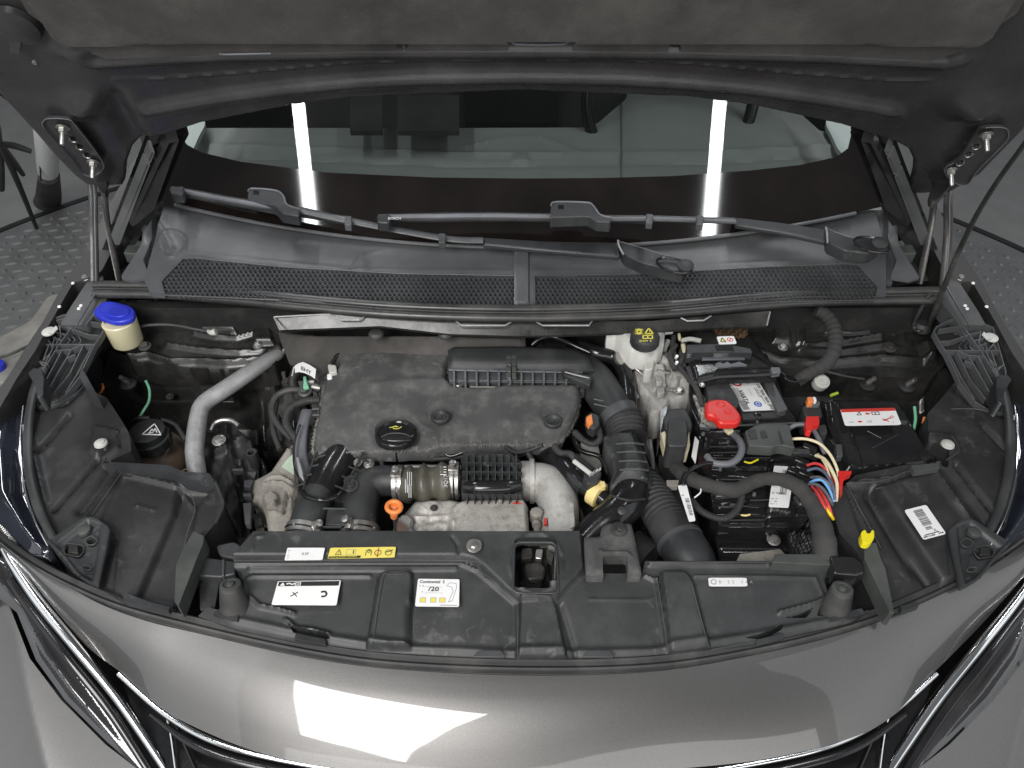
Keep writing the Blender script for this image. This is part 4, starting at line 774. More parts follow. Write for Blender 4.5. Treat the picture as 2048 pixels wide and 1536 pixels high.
rel = add(up(upper, .012, 9), ridge([(500, 1139), (912, 1137)], .006, 3.2), ridge([(470, 1130), (925, 1129), (955, 1142), (1034, 1210), (1034, 1318)], .004, 3), ridge([(1170, 1150), (1114, 1208)], .004, 3), up(c1, .011, 9), ridge([(757, 1160), (737, 1290)], .003, 2), up(c2, .010, 8), up(c3, .011, 10), ridge([(1312, 1158), (1318, 1190), (1334, 1300)], .005, 3.5), ridge([(1290, 1152), (1312, 1162)], .004, 3),
          ridge([(508, 1110), (514, 1086), (530, 1082)], .002, 2.5), ridge([(488, 1190), (492, 1160), (505, 1153), (740, 1153)], .0025, 3), ridge([(905, 1085), (915, 1100), (918, 1116)], -.003, 3), ridge([(1300, 1130), (1640, 1131)], .006, 3.5), ridge([(1390, 1153), (1630, 1155), (1648, 1196)], .0025, 3), ridge([(1305, 1195), (1298, 1200), (1180, 1199)], .0015, 2),
          ridge([(502, 1196), (520, 1212), (560, 1220), (588, 1228)], .006, 4), ridge([(572, 1240), (592, 1256), (630, 1262), (658, 1270)], .005, 4), ridge([(1650, 1198), (1620, 1210), (1560, 1226)], .006, 4), ridge(ell(1073, 1136, 53, 60, 20), .002, 3), ridge([(470, 1238), (600, 1266), (780, 1294), (1042, 1306), (1300, 1302), (1500, 1272), (1690, 1236)], .004, 7), ridge([(820, 1220), (818, 1290)], -.004, 6), ridge([(1120, 1210), (1150, 1310)], -.004, 6))
holes = [lockh, [(572, 1246), (586, 1254), (614, 1262), (654, 1270), (664, 1280), (630, 1279), (588, 1268)], [(1486, 1278), (1520, 1270), (1548, 1258), (1570, 1244), (1562, 1262), (1530, 1279)], [(1566, 1236), (1600, 1228), (1632, 1212), (1612, 1236)]]
t = shroud = T('front_shroud', 'black moulded plastic shroud across the front of the bay, with stickers', 'shroud', (1042, 1200, .84))
SZ = lambda x, y: .903-(y-1073)*.00014
F('moulding', g, SZ, 'plastic', t, 3, rel, holes, skirt=.02)
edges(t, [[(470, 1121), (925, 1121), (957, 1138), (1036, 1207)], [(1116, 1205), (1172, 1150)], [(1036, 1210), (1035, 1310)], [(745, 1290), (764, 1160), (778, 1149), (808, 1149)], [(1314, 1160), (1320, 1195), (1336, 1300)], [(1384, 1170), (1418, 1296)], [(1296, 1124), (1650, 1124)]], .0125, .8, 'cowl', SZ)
PI('lock_opening_rim', [(a, b, float(SZ(a, b))+.011) for a, b in lockh+[lockh[0]]], 3, 'trim', t, seg=8, n=1)
link('bolt', M().bolt(P(948, 1092, .917), (0, -.1, 1), 6.5*pxm(948, 1092, .917), washer=2.4), K['steel'], t)
for x in (978, 1196): S('clip_tab', [(x-32, 1313), (x-22, 1301), (x+24, 1301), (x+32, 1314)], .882, .004, 'cowl', t, .001, 3)
for q in ([(425, 1228), (440, 1216), (478, 1228), (474, 1240)], [(1660, 1240), (1700, 1222), (1724, 1216), (1730, 1228)], [(300, 1206), (312, 1198), (346, 1206), (346, 1218)]): S('clip_tab', q, .888, .006, 'trim', t, .001, 2)
S('step_ledge', [(592, 1266), (650, 1278), (652, 1290), (588, 1278)], .880, .005, 'trim', t, .001, 2); S('step_ledge', [(1512, 1280), (1566, 1266), (1568, 1276), (1514, 1290)], .880, .005, 'trim', t, .001, 2)
def sticker(name, par, c, z, mt, draw, r=.06, th=.0006, label=None, parts=True):
    s = Sheet(*c, z, th); m = M(); s.panel(m, r); o = link(name, m, K[mt], par)
    if label: o['label'] = label
    ms = {}
    draw(s, lambda k: ms.setdefault(k, M()))
    for k, q in ms.items():
        if q.v: link('print', q, K[k], o if parts else par)
    return o
def d1(s, g): s.text(g('ink'), .42, .40, .20, '0.5F'); [s.dots(g('greyink'), .04, .10, .12+.2*k, .10, 3) for k in range(4)]
sz = lambda y: SZ(0, y)+.0155
sticker('white_sticker', t, ((569, 1121), (645, 1120), (650, 1096), (575, 1096)), sz(1108), 'white', d1)
def d2(s, g):
    s.rect(g('ink'), .01, .01, .49, .22); s.text(g('yelink'), .02, .05, .14, 'STOP & START SYSTEM', stretch=1.02, k=2)
    s.line(g('ink'), [(.10, .35), (.19, .35), (.145, .82)], .05, close=True); s.text(g('ink'), .137, .42, .24, '!'); s.line(g('greyink'), [(.26, .35), (.40, .35), (.40, .8), (.26, .8)], .03, close=True); s.rect(g('ink'), .36, .42, .375, .74)
    s.line(g('ink'), [(.56, .2), (.56, .65), (.60, .8), (.64, .65), (.64, .2)], .05); s.ring(g('ink'), .60, .58, .10, .05); s.ring(g('ink'), .74, .45, .24, .05); s.rect(g('redink'), .732, .05, .748, .9); s.ring(g('ink'), .90, .45, .25, .05); s.line(g('ink'), [(.86, .5), (.91, .55), (.96, .7)], .08)
sticker('yellow_warning_sticker', t, ((655, 1118), (789, 1115), (792, 1094), (661, 1096)), sz(1106), 'yellowlabel', d2)
def d3(s, g):
    s.rect(g('ink'), .02, .78, .98, .97); s.poly(g('whiteink'), [(.05, .80), (.13, .80), (.09, .94)], 2); s.line(g('whiteink'), [(.15, .87), (.20, .90), (.24, .84), (.28, .9)], .05, 2); s.line(g('whiteink'), [(.29, .80), (.29, .93), (.33, .90), (.37, .93), (.37, .80), (.33, .83)], .03, 2, True)
    s.line(g('ink'), [(.26, .35), (.36, .52)], .04); s.line(g('ink'), [(.28, .52), (.36, .34)], .03); s.line(g('ink'), [(.72, .52), (.78, .55), (.82, .45), (.80, .35), (.74, .34)], .07); s.line(g('redink'), [(.76, .56), (.80, .56)], .03)
sticker('white_caution_sticker', t, ((543, 1210), (673, 1211), (682, 1161), (556, 1163)), SZ(0, 1186)+.0075, 'white', d3, .04)
def d4(s, g):
    s.text(g('ink'), .05, .84, .105, 'Continental', bold=.02, stretch=.95); s.text(g('ink'), .60, .84, .105, 'S', bold=.02); s.text(g('ink'), .27, .55, .16, '/20', stretch=1.2, bold=.02); s.dots(g('greyink'), .05, .16, .72, .04, 3); s.dots(g('greyink'), .04, .2, .50, .04, 4); s.line(g('greyink'), [(.20, .48), (.62, .48)], .008); s.line(g('greyink'), [(.14, .70), (.60, .70)], .008)
    s.line(g('greyink'), [(.70, .74), (.76, .86), (.92, .84), (.94, .70), (.90, .5), (.84, .20), (.76, .16), (.80, .36), (.86, .54), (.82, .70), (.70, .74)], .016)
    for u in (.10, .34, .55): s.rect(g('yellowlabel'), u, .14, u+.13, .30); s.line(g('greyink'), [(u, .14), (u+.13, .14), (u+.13, .30), (u, .30)], .01, 2, True)
    s.line(g('ink'), [(.56, .05), (.96, .04)], .014)
sticker('service_sticker', t, ((830, 1213), (918, 1214), (919, 1159), (836, 1158)), SZ(0, 1186)+.0065, 'white', d4, .05)
def d5(s, g): s.ring(g('greyink'), .13, .5, .26, .08); [s.text(g('greyink'), .26+.115*k, .32, .34, c) for k, c in enumerate('B·52·34A')]
sticker('small_white_sticker', t, ((1418, 1173), (1495, 1173), (1493, 1156), (1416, 1156)), SZ(0, 1165)+.0026, 'white', d5, .12)
# lock seen in its opening, bracket beside it
t = T('hood_lock', 'grimy steel hood lock inside the rounded opening of the front shroud', 'lock', (1072, 1140, .80))
LZ = .868
F('lock_plate', [(1014, 1070), (1130, 1070), (1134, 1196), (1014, 1196)], lambda x, y: .845-(y-1080)*.0001, 'deep', t, 5, add(up([(1040, 1125), (1095, 1120), (1100, 1165), (1045, 1170)], .012, 8)), skirt=.01)
S('striker_slot', [(1044, 1097), (1064, 1095), (1064, 1116), (1042, 1118)], LZ, .012, 'darksteel', t, .002, 3); S('lever', [(1072, 1098), (1086, 1098), (1084, 1118), (1070, 1116)], LZ, .014, 'steel', t, .002, 3); S('lever', [(1092, 1098), (1108, 1108), (1104, 1124), (1094, 1116)], LZ, .010, 'darksteel', t, .002, 3)
S('pawl', [(1048, 1126), (1080, 1122), (1092, 1134), (1088, 1156), (1056, 1160), (1050, 1146)], LZ-.004, .012, 'darksteel', t, .003, 6); S('hook', cat([(1036, 1165), (1052, 1160), (1062, 1168), (1084, 1158), (1080, 1174), (1052, 1178)], 3, True), LZ, .010, 'gloss', t, .002, 0)
PI('spring', [(1108, 1164, LZ), (1108, 1184, LZ-.002)], 7, 'pipe', t, corr=(.003, .2)); PI('side_rail', [(1112, 1110, LZ), (1110, 1160, LZ)], 3, 'steel', t)
t = T('lock_bracket', 'dusty black bracket with a square hole, right of the hood lock opening', 'bracket', (1225, 1100, .88))
g = rr([(1203, 1056), (1214, 1047), (1262, 1047), (1266, 1062), (1280, 1130), (1284, 1150), (1172, 1150), (1168, 1074), (1200, 1074)], 4, 2)
F('plate', g, lambda x, y: .917-(y-1050)*.0001, 'felt', t, 3, add(edge_rel(g, .004, 6), ridge([(1200, 1106), (1206, 1110), (1254, 1110), (1262, 1118)], .004, 3)), [rr([(1205, 1115), (1254, 1115), (1256, 1150), (1205, 1150)], 5, 2)], skirt=.02)
BO((1240, 1058, .922), 8, 'darksteel', t); LA('ring', (1238, 1060, .918), [(17, 0), (17, .003), (13, .004)], 'rubber', t)
# rubber hood stops
def stop(label, a, b):
    t = T('hood_stop', label, 'rubber stop', (*b, .85), 'rubber hood stops'); p, q = P(*b, .862), P(*a, .915); s = pxm(*b, .87)
    link('cone', M().tube([p, p*.5+q*.5, q], [33*s, 27*s, 21*s], seg=28, n=4), K['rubber'], t, bevel=.001); d = q-p; d /= np.linalg.norm(d)
    link('top_ring', M().lathe(q, d, [(20*s, 0), (20*s, .003), (14*s, .004), (13*s, .002), (8*s, .002), (7*s, .005), (3*s, .006)], 28), K['greygreen'], t)
    link('base_ring', M().lathe(p-d*.002, d, [(42*s, -.004), (42*s, .002), (36*s, .004)], 28), K['trim'], t)
stop('black rubber hood stop cone at the left end of the front shroud', (461, 1172), (474, 1238)); stop('black rubber hood stop cone at the right end of the front shroud', (1684, 1180), (1664, 1236))
t = tag(S('left_shroud_bracket', [(393, 1130), (410, 1114), (470, 1122), (470, 1148), (440, 1154), (396, 1152)], .892, .03, 'trim', None, .002, 4), 'grey black plastic ledge behind the left rubber stop', 'bracket'); t.name = 'shroud_bracket'
S('rib', [(444, 1118), (449, 1118), (448, 1152), (443, 1152)], .895, .01, 'cowl', t, .001, 0); S('leg', [(398, 1150), (440, 1154), (430, 1215), (400, 1220)], .876, .04, 'plastic', t, .002, 3); S('foot', [(430, 1090), (470, 1082), (486, 1095), (480, 1120), (440, 1112)], .88, .02, 'cowl', t, .004, 8)
t = tag(S('shroud_bracket', [(1659, 1110), (1708, 1112), (1724, 1124), (1730, 1146), (1716, 1150), (1668, 1146)], .918, .03, 'gloss', None, .004, 5), 'glossy black bracket behind the right rubber stop', 'bracket')
S('back_plate', [(1664, 1146), (1728, 1150), (1750, 1215), (1690, 1232), (1700, 1170)], .86, .02, 'deep', t, .002, 3)
t = tag(S('duct_lip', [(1550, 1108), (1652, 1108), (1664, 1130), (1545, 1124)], .912, .02, 'greygreen', None, .001, 2), 'grey green duct edge behind the right half of the shroud', 'duct')
# ================================================================ ENGINE
t = T('engine_block', 'dark engine block and pipework deep under the felt cover', 'engine block', (870, 900, .60))
F('cover_casting', [(560, 700), (1300, 690), (1340, 1000), (1300, 1120), (470, 1120), (500, 960), (540, 760)], lambda x, y: .80-(y-700)*.0002, 'deep', t, 9, lambda X, Y: .018*np.sin(X*.05)*np.sin(Y*.07)+.012*np.sin(X*.13+1)*np.sin(Y*.11), skirt=.2)
for q in ([(760, 935, .845), (860, 933, .845), (960, 935, .845)], [(700, 945, .84), (780, 938, .84), (900, 940, .84)], [(880, 905, .85), (1000, 915, .85), (1060, 905, .86)]): PI('rail', q, 4, 'pipe' if q[0][0] == 760 else 'darksteel', t)
for at, r in (((790, 905, .88), 6), ((846, 900, .88), 5), ((716, 925, .885), 6), ((664, 958, .885), 6), ((1000, 912, .87), 5), ((588, 897, .87), 6)): BO(at, r, 'steel', t)
PI('loom', [(705, 905, .88), (712, 935, .875), (735, 942, .87), (740, 925, .88)], 4, 'rubber', t); PI('loom', [(1010, 893, .90), (1030, 905, .89), (1060, 900, .89), (1085, 890, .9)], 4, 'rubber', t); PI('loom', [(752, 902, .88), (764, 930, .87), (766, 960, .86)], 5, 'rubber', t)
for q, r, mt in (([(540, 760, .84), (552, 800, .85), (545, 850, .84), (560, 900, .83)], 6, 'rubber'), ([(600, 810, .86), (588, 850, .86), (600, 900, .85)], 8, 'gloss'), ([(700, 910, .875), (740, 915, .87), (800, 912, .87), (860, 918, .87), (930, 912, .87)], 5, 'rubber'), ([(880, 900, .88), (900, 912, .875), (925, 905, .88)], 4, 'gloss'),
    ([(1055, 905, .885), (1075, 935, .87), (1100, 950, .865), (1140, 1000, .85)], 6, 'rubber'), ([(1150, 1000, .86), (1165, 1040, .85), (1160, 1090, .84)], 5, 'darksteel'), ([(1280, 860, .86), (1290, 900, .86), (1310, 940, .85), (1322, 990, .84)], 7, 'rubber'), ([(1300, 880, .86), (1306, 930, .86), (1300, 970, .85)], 4, 'pipe'),
    ([(640, 640, .93), (700, 650, .93), (760, 646, .93), (860, 655, .93)], 3, 'rubber'), ([(1146, 870, .88), (1160, 900, .88), (1200, 915, .88), (1216, 950, .87)], 5, 'gloss'), ([(520, 920, .83), (530, 945, .83), (520, 980, .82)], 5, 'gloss')): PI('hose', q, r, mt, t)
S('cast_lug', [(1160, 885), (1196, 880), (1204, 930), (1180, 945), (1164, 930)], .872, .02, 'alu', t, .003, 4); S('cast_lug', [(1276, 862), (1296, 866), (1300, 900), (1282, 896)], .86, .02, 'alucast', t, .003, 3); S('cast_lug', [(1100, 985), (1150, 990), (1160, 1030), (1120, 1040)], .83, .03, 'alucast', t, .003, 4)
# ---- felt cover
t = T('engine_cover', 'worn grey felt engine cover cut out round the air box', 'engine cover', (880, 800, .88))
ec = [(699, 702), (764, 691), (866, 688), (900, 688), (908, 692), (905, 710), (893, 738), (893, 762), (900, 772), (915, 778), (940, 780), (1100, 781), (1150, 780), (1159, 790), (1159, 804), (1152, 832), (1138, 861), (1122, 881), (1102, 890), (1030, 889), (950, 889), (881, 890), (852, 900), (764, 902), (641, 907), (628, 908), (625, 900), (629, 872), (644, 799), (652, 761), (676, 740), (682, 714)]
EZ = lambda x, y: .928-(y-690)*.00014
rel = add(edge_rel(ec, .009, 7), lambda X, Y: .008*np.exp(-((X-760)/60)**2-((Y-770)/60)**2)+.010*ss((Y-775)/20)*ss((880-Y)/20)*ss((X-960)/60)-.010*ss((Y-855)/40), ridge([(905, 787), (1148, 789)], .004, 6), ridge([(700, 800), (820, 775), (900, 772)], .006, 10), ridge([(860, 800), (850, 840), (900, 880)], -.006, 16), up(ell(880, 832, 26, 20), -.004, 8), up(ell(1106, 841, 26, 19), -.004, 8), up(ell(792, 866, 50, 36), -.003, 8))
F('felt', ec, EZ, 'felt', t, 3.5, rel, [ell(792, 868, 42, 29)], skirt=.014, ang=180)
rn = random.Random(3); fz = M()
for a, b in zip(ec, ec[1:]+ec[:1]):
    L_ = math.hypot(b[0]-a[0], b[1]-a[1])
    for k in range(int(L_*3.2)):
        u = rn.random(); x, y = a[0]+(b[0]-a[0])*u+rn.gauss(0, 1.2), a[1]+(b[1]-a[1])*u+rn.gauss(0, 1.2); p = P(x, y, float(EZ(x, y))-rn.uniform(.0, .010)); d = np.array([rn.gauss(0, 1), rn.gauss(0, 1), rn.gauss(0, .6)])*.0026
        n = np.array([d[1], -d[0], 0])/max(np.linalg.norm(d[:2]), 1e-6)*.00035; fz.put([p-d, p+d, p+d*.8+n, p-d*.8+n], [(0, 1, 2, 3)])
link('frayed_fibres', fz, K['whiteink'] if 0 else mat('pale_fibre', (.30, .29, .27), .9), t, kind='stuff', merge=False, flat=True)
for at in ((880, 832, .926), (1106, 841, .924)): LA('grommet', at, [(19, -.004), (19, .000), (15, .002), (12, .001), (8, -.002), (5, -.002), (4, .001)], 'plastic', t)
for a in ((770, 697, 806, 697), (822, 697, 857, 697)): S('slot', [(a[0], a[1]-3), (a[2], a[3]-3), (a[2]-3, a[3]+3), (a[0]+3, a[1]+3)], .939, .004, 'deep', t, .0005, 1); PI('slot_edge', [(a[0], a[1]-3, .940), (a[2], a[3]-3, .940)], 1, 'pipe', t, seg=6, n=1)
t = T('oil_filler_cap', 'round black oil filler cap with a yellow oil can symbol, set in the felt cover', 'oil cap', (792, 868, .905))
LA('cap', (792, 867, .918), [(42, -.008), (42, .000), (40, .002), (36, .003), (34, .001), (33, .001), (0.5, .001)], 'gloss', t, seg=40, axis=(0, .14, 1))
g = [(763, 874), (775, 869), (792, 867), (809, 869), (823, 874), (822, 879), (809, 881), (792, 882), (776, 881), (764, 878)]; S('grip', cat(g, 3, True), .929, .012, 'gloss', t, .0015, 0)
g = [(762, 874), (776, 868), (792, 866), (809, 868), (824, 874)]; PI('grip_rim', [q+(.929,) for q in g], 1, 'cowl', t, seg=6)
s = Sheet((776, 861), (804, 861), (804, 852), (776, 852), .9195, .0002); m = M(); s.line(m, [(.1, .6), (.35, .75), (.4, .35), (.75, .35), (.98, .85)], .12); s.line(m, [(.3, .8), (.75, .8)], .14); s.line(m, [(.5, .8), (.5, 1), (.42, 1), (.62, 1)], .1); link('oil_can_symbol', m, K['yelink'], t)
# ---- air box, intake duct and bellows
t = T('air_box', 'black air box with a row of ribs along its front, behind the felt cover', 'air box', (1030, 750, .86))
g = [(896, 700), (908, 694), (1020, 692), (1150, 698), (1176, 712), (1188, 742), (1160, 744), (1030, 742), (896, 740)]
F('lid', g, lambda x, y: .945-(y-690)*.0001, 'plastic', t, 4, edge_rel(g, .010, 12), skirt=.02)
S('front_band', [(896, 738), (1160, 741), (1166, 762), (898, 760)], .936, .02, 'cowl', t, .001, 2); S('flange', [(900, 762), (1168, 764), (1170, 782), (902, 780)], .922, .015, 'plastic', t, .001, 2)
for k in range(12):
    x = 908+k*22.5; m = M().slab([(x-2, 740), (x+2, 740), (x+2, 761), (x-2, 761)], .944, .02); link('rib', m, K['greycable'], t, bevel=.0004)
PI('band_edge', [(898, 740, .942), (1030, 743, .942), (1165, 745, .942)], 1.8, 'greycable', t, seg=6, n=1); PI('band_edge', [(900, 763, .934), (1168, 765, .934)], 1.4, 'cowl', t, seg=6, n=1)
for i in range(4):
    for j in range(2): S('grid_pad', [(1012+j*11, 706+i*13), (1021+j*11, 706+i*13), (1022+j*11, 716+i*13), (1013+j*11, 716+i*13)], .952-i*.001, .006, 'greygreen', t, .001, 1)
for x in (940, 1046): S('orange_strip', [(x, 772), (x+60, 773), (x+60, 775), (x, 774)], .9305, .001, 'alucast', t, 0, 0)
for x in (916, 1024, 1130): BO((x, 772, .925), 6, 'steel', t)
S('clip_arm', [(1122, 738), (1166, 748), (1184, 752), (1180, 772), (1168, 766), (1128, 750)], .950, .012, 'plastic', t, .002, 4); PI('clip_edge', [(1130, 744, .952), (1160, 752, .952), (1178, 756, .95)], 1.5, 'pipe', t, seg=6)
t = T('intake_duct', 'black intake duct bending down from the air box into the bellows', 'duct', (1210, 780, .84))
PI('duct', [(1080, 722, .900), (1130, 728, .905), (1178, 752, .905), (1214, 796, .905), (1240, 840, .898)], [26, 34, 38, 38, 37], 'plastic', t, seg=28)
PI('collar', [(1234, 826, .900), (1243, 842, .897)], [41, 40], 'cowl', t, seg=32, n=2)
PI('bellows', [(1242, 838, .897), (1250, 858, .893), (1256, 880, .889)], [39, 40, 38], 'rubber', t, seg=32, corr=(.0078, .055))
PI('side_bracket', [(1186, 776, .92), (1196, 800, .92), (1216, 812, .92)], 4, 'plastic', t)
for y in (798, 808): PI('side_rib', [(1188, y, .925), (1216, y+6, .925)], 1.6, 'cowl', t, seg=6)
g = [(1210, 872), (1226, 868), (1268, 868), (1276, 880), (1288, 905), (1301, 942), (1302, 972), (1286, 984), (1262, 986), (1232, 979), (1219, 970), (1227, 945), (1222, 916), (1209, 890)]
F('flat_duct', cat(g, 3, True), lambda x, y: .915-(y-870)*.0001, 'plastic', t, 3, add(edge_rel(cat(g, 3, True), .028, 26), ridge([(1256, 872), (1270, 940), (1278, 965)], .002, 2)), skirt=.05, ang=180)
for y, x0, x1, c in ((886, 1232, 1291, 1262), (903, 1234, 1294, 1266), (921, 1238, 1297, 1269), (938, 1240, 1300, 1273), (955, 1276, 1298, 1285)):
    PI('duct_rib', [(x0, y+2, .936), (c, y, .944), (x1-4, y+3, .934)], 2.2, 'cowl', t, seg=8)
PI('elbow', [(1268, 965, .895), (1256, 1000, .895), (1230, 1030, .890), (1196, 1056, .88), (1160, 1092, .865)], [32, 37, 37, 34, 32], 'gloss', t, seg=28); PI('elbow_rib', [(1220, 990, .925), (1255, 1000, .932), (1290, 998, .92)], 2.2, 'plastic', t, seg=8)
LA('round_mark', (1244, 1022, .925), [(9, 0), (9, .002), (7, .003)], 'plastic', t, axis=(0, -.4, 1))
t = T('corrugated_hose', 'ribbed black air hose running down to the shroud beside the duct', 'hose', (1330, 1060, .80))
PI('ribbed_section', [(1252, 940, .86), (1292, 972, .868), (1318, 1018, .872), (1340, 1052, .872)], [30, 34, 38, 40], 'rubber', t, seg=32, corr=(.0075, .06))
PI('sleeve', [(1334, 1046, .872), (1352, 1072, .872), (1366, 1090, .870)], [41, 43, 45], 'rubber', t, seg=32); PI('cuff', [(1362, 1086, .870), (1380, 1118, .868), (1392, 1150, .86)], [47, 48, 46], 'trim', t, seg=32); PI('cuff_edge', [(1358, 1080, .873), (1362, 1087, .873)], 48.5, 'cowl', t, seg=32, n=1)
PI('lower_hose', [(1262, 1090, .83), (1300, 1120, .83)], 36, 'rubber', t, seg=24)
# ---- breather pipe with the yellow collar
t = T('breather_pipe', 'black pipe with a pale yellow collar between the alloy elbow and the duct', 'pipe', (1150, 960, .84))
PI('pipe', [(1078, 896, .860), (1106, 914, .875), (1140, 945, .892), (1172, 975, .89)], [22, 25, 25, 23], 'gloss', t, seg=24); PI('tail', [(1170, 972, .892), (1200, 994, .89), (1228, 1018, .885)], [19, 16, 15], 'gloss', t, seg=20)
a, b = P(1180, 986, .892), P(1198, 976, .892); ax = P(1200, 992, .89)-P(1172, 974, .89); c = P(1184, 981, .893)
link('yellow_collar', M().lathe(c, ax, [(.0185, 0), (.020, .001), (.020, .015), (.0185, .016)], 28), K['paleyellow'], t, bevel=.001); S('collar_tab', [(1200, 962), (1209, 962), (1212, 972), (1202, 974)], .918, .01, 'paleyellow', t, .001, 2)
sb = S('sensor_block', [(1168, 944), (1190, 934), (1204, 944), (1196, 962), (1176, 968), (1166, 956)], .922, .02, 'plastic', t, .002, 3)
link('sensor_text', M().put(*(lambda v: ([tuple(P(1176+q[0]*13+q[1]*3, 956-q[0]*8-q[1]*12, .9228)) for q in v[0]], v[1]))(text_geo('1596'))), K['whiteink'], sb)
PI('plug', [(1148, 922, .925), (1182, 948, .925)], 5, 'milky', t); PI('plug_stem', [(1152, 912, .925), (1186, 938, .925)], 5, 'gloss', t)
t = wire('ribbed black cable looping from the felt cover to the pipe sensor', [(1108, 892, .905), (1120, 905, .91), (1140, 908, .915), (1152, 920, .92)], 6, 'rubber', 'cable', corr=(.003, .16))
t = wire('ribbed black cable loop under the orange connector', [(1150, 865, .90), (1166, 880, .905), (1186, 888, .905), (1200, 878, .905), (1198, 860, .91), (1192, 850, .915)], 6, 'rubber', 'cable', corr=(.003, .16))
t = T('orange_connector', 'dark connector with an orange lock beside the intake duct', 'connector', (1184, 842, .90))
S('body', [(1170, 832), (1182, 824), (1198, 830), (1200, 850), (1188, 858), (1176, 852)], .925, .02, 'plastic', t, .002, 3); S('lock', [(1173, 834), (1183, 828), (1186, 846), (1178, 850), (1172, 842)], .929, .01, 'orange', t, .001, 2)
t = T('pipe_stack', 'black pipes and steel fittings behind the intake duct, left of the brake reservoir', 'pipes', (1190, 720, .86))
PI('pipe', [(1160, 690, .93), (1190, 705, .93), (1230, 715, .925), (1250, 745, .92), (1258, 800, .91), (1262, 850, .89)], [12, 16, 17, 17, 16, 16], 'gloss', t); PI('thin_pipe', [(1064, 690, .94), (1082, 676, .95), (1110, 674, .95), (1150, 692, .945), (1180, 705, .94)], 5, 'gloss', t)
LA('steel_ring', (1240, 718, .935), [(15, 0), (15, .006), (11, .007)], 'steel', t, axis=(.5, -.5, 1)); LA('black_disc', (1100, 690, .93), [(34, 0), (34, .004), (16, .006), (15, .003)], 'gloss', t); PI('hose_bend', [(1270, 790, .87), (1282, 770, .87), (1300, 782, .865), (1300, 860, .84)], 14, 'rubber', t)
S('shield', [(1050, 672), (1140, 672), (1300, 720), (1300, 760), (1180, 700), (1060, 700)], .90, .01, 'bay', t, .001, 3)
# ---- left inlet manifold, hose elbows and clamps
t = T('inlet_pipe', 'glossy black twin inlet pipe running forward from the felt cover', 'inlet pipe', (640, 980, .80))
PI('main_pipe', [(696, 898, .858), (682, 920, .868), (660, 955, .872), (642, 990, .872)], [41, 41, 40, 38], 'gloss', t, seg=28)
for k in range(4): y = 912+k*19; x = 700-k*14; PI('rung', [(x+12, y+2, .915), (x+38, y+12, .90)], 2.2, 'trim', t, seg=6); PI('rung', [(x-72, y+4, .895), (x-48, y-2, .90)], 2.2, 'trim', t, seg=6)
PI('edge_rail', [(726, 905, .90), (706, 945, .895), (682, 984, .888)], 3, 'plastic', t); PI('edge_rail', [(632, 905, .90), (618, 945, .895), (604, 985, .888)], 3, 'plastic', t)
PI('flange_rim', [(602, 982, .893), (612, 993, .897), (640, 1000, .900), (668, 996, .897), (686, 982, .893)], 5, 'gloss', t)
PI('lower_pipe', [(640, 985, .872), (624, 1020, .868), (612, 1055, .862), (606, 1082, .855)], [34, 35, 35, 35], 'plastic', t, seg=28)
PI('right_pipe', [(798, 962, .880), (762, 962, .880), (734, 974, .878), (722, 1010, .872), (720, 1050, .866), (720, 1080, .86)], [30, 31, 33, 35, 35, 35], 'plastic', t, seg=28)
S('web', [(655, 1018), (712, 1018), (704, 1050), (650, 1050)], .882, .01, 'trim', t, .001, 2); PI('web_rib', [(646, 1017, .886), (710, 1018, .886)], 2, 'cowl', t, seg=6); PI('web_rib', [(632, 1054, .880), (704, 1054, .880)], 2.4, 'cowl', t, seg=6)
F('cast_web', [(676, 930), (726, 918), (738, 945), (760, 948), (740, 975), (700, 1010), (664, 1000), (690, 960)], lambda x, y: .878-(y-930)*.0001, 'plastic_dusty', t, 4, skirt=.02)
BO((702, 972, .902), 8, 'darksteel', t, washer=1.9); LA('stud_cap', (702, 972, .885), [(13, 0), (12, .014)], 'plastic', t); BO((738, 928, .892), 7, 'steel', t); PI('cable', [(716, 968, .895), (730, 956, .90), (745, 950, .9)], 2, 'rubber', t); BO((727, 944, .888), 5, 'darksteel', t)
def clamp(label, c, ax, r, screw):
    t = T('hose_clamp', label, 'hose clamp', tuple(c), 'steel worm drive hose clamps'); p = P(*c); s = pxm(*c); ax = np.array(ax, float); ax /= np.linalg.norm(ax)
    link('band', M().lathe(p-ax*.0075, ax, [(r*s, 0), (r*s+.0012, .0005), (r*s+.0012, .0145), (r*s, .015)], 36, cap=False), K['steel'], t)
    link('band_rim', M().lathe(p-ax*.001, ax, [(r*s+.0012, 0), (r*s+.0026, .001), (r*s+.0012, .003)], 36, cap=False), K['chrome'], t)
    q = P(*screw); d = q-p; d -= ax*(d@ax); d /= np.linalg.norm(d); e = p+d*(r*s); m = M(); m.prism([e+ax*a+np.cross(ax, d)*b+d*.008 for a, b in ((-.008, -.005), (.008, -.005), (.008, .005), (-.008, .005))], -d*.008); link('housing', m, K['steel'], t, bevel=.001)
    link('screw', M().lathe(e+d*.006, d+np.array([0, 0, .6]), [(.0048, 0), (.0048, .010), (.0055, .010), (.0055, .014), (.003, .015)], 12), K['steel'], t)
clamp('hose clamp on the left end of the khaki hose, its screw pointing up', (797, 966, .880), (1, 0, 0), 34, (800, 936, .93)); clamp('hose clamp on the right end of the khaki hose, touching the gridded resonator', (909, 962, .882), (1, 0, 0), 36, (905, 925, .93))
clamp('hose clamp on the left inlet pipe, just behind the shroud', (610, 1064, .860), (-.1, -1, -.25), 38, (640, 1052, .89)); clamp('hose clamp on the right inlet pipe, just behind the shroud', (720, 1064, .864), (0, -1, -.25), 38, (690, 1052, .90))
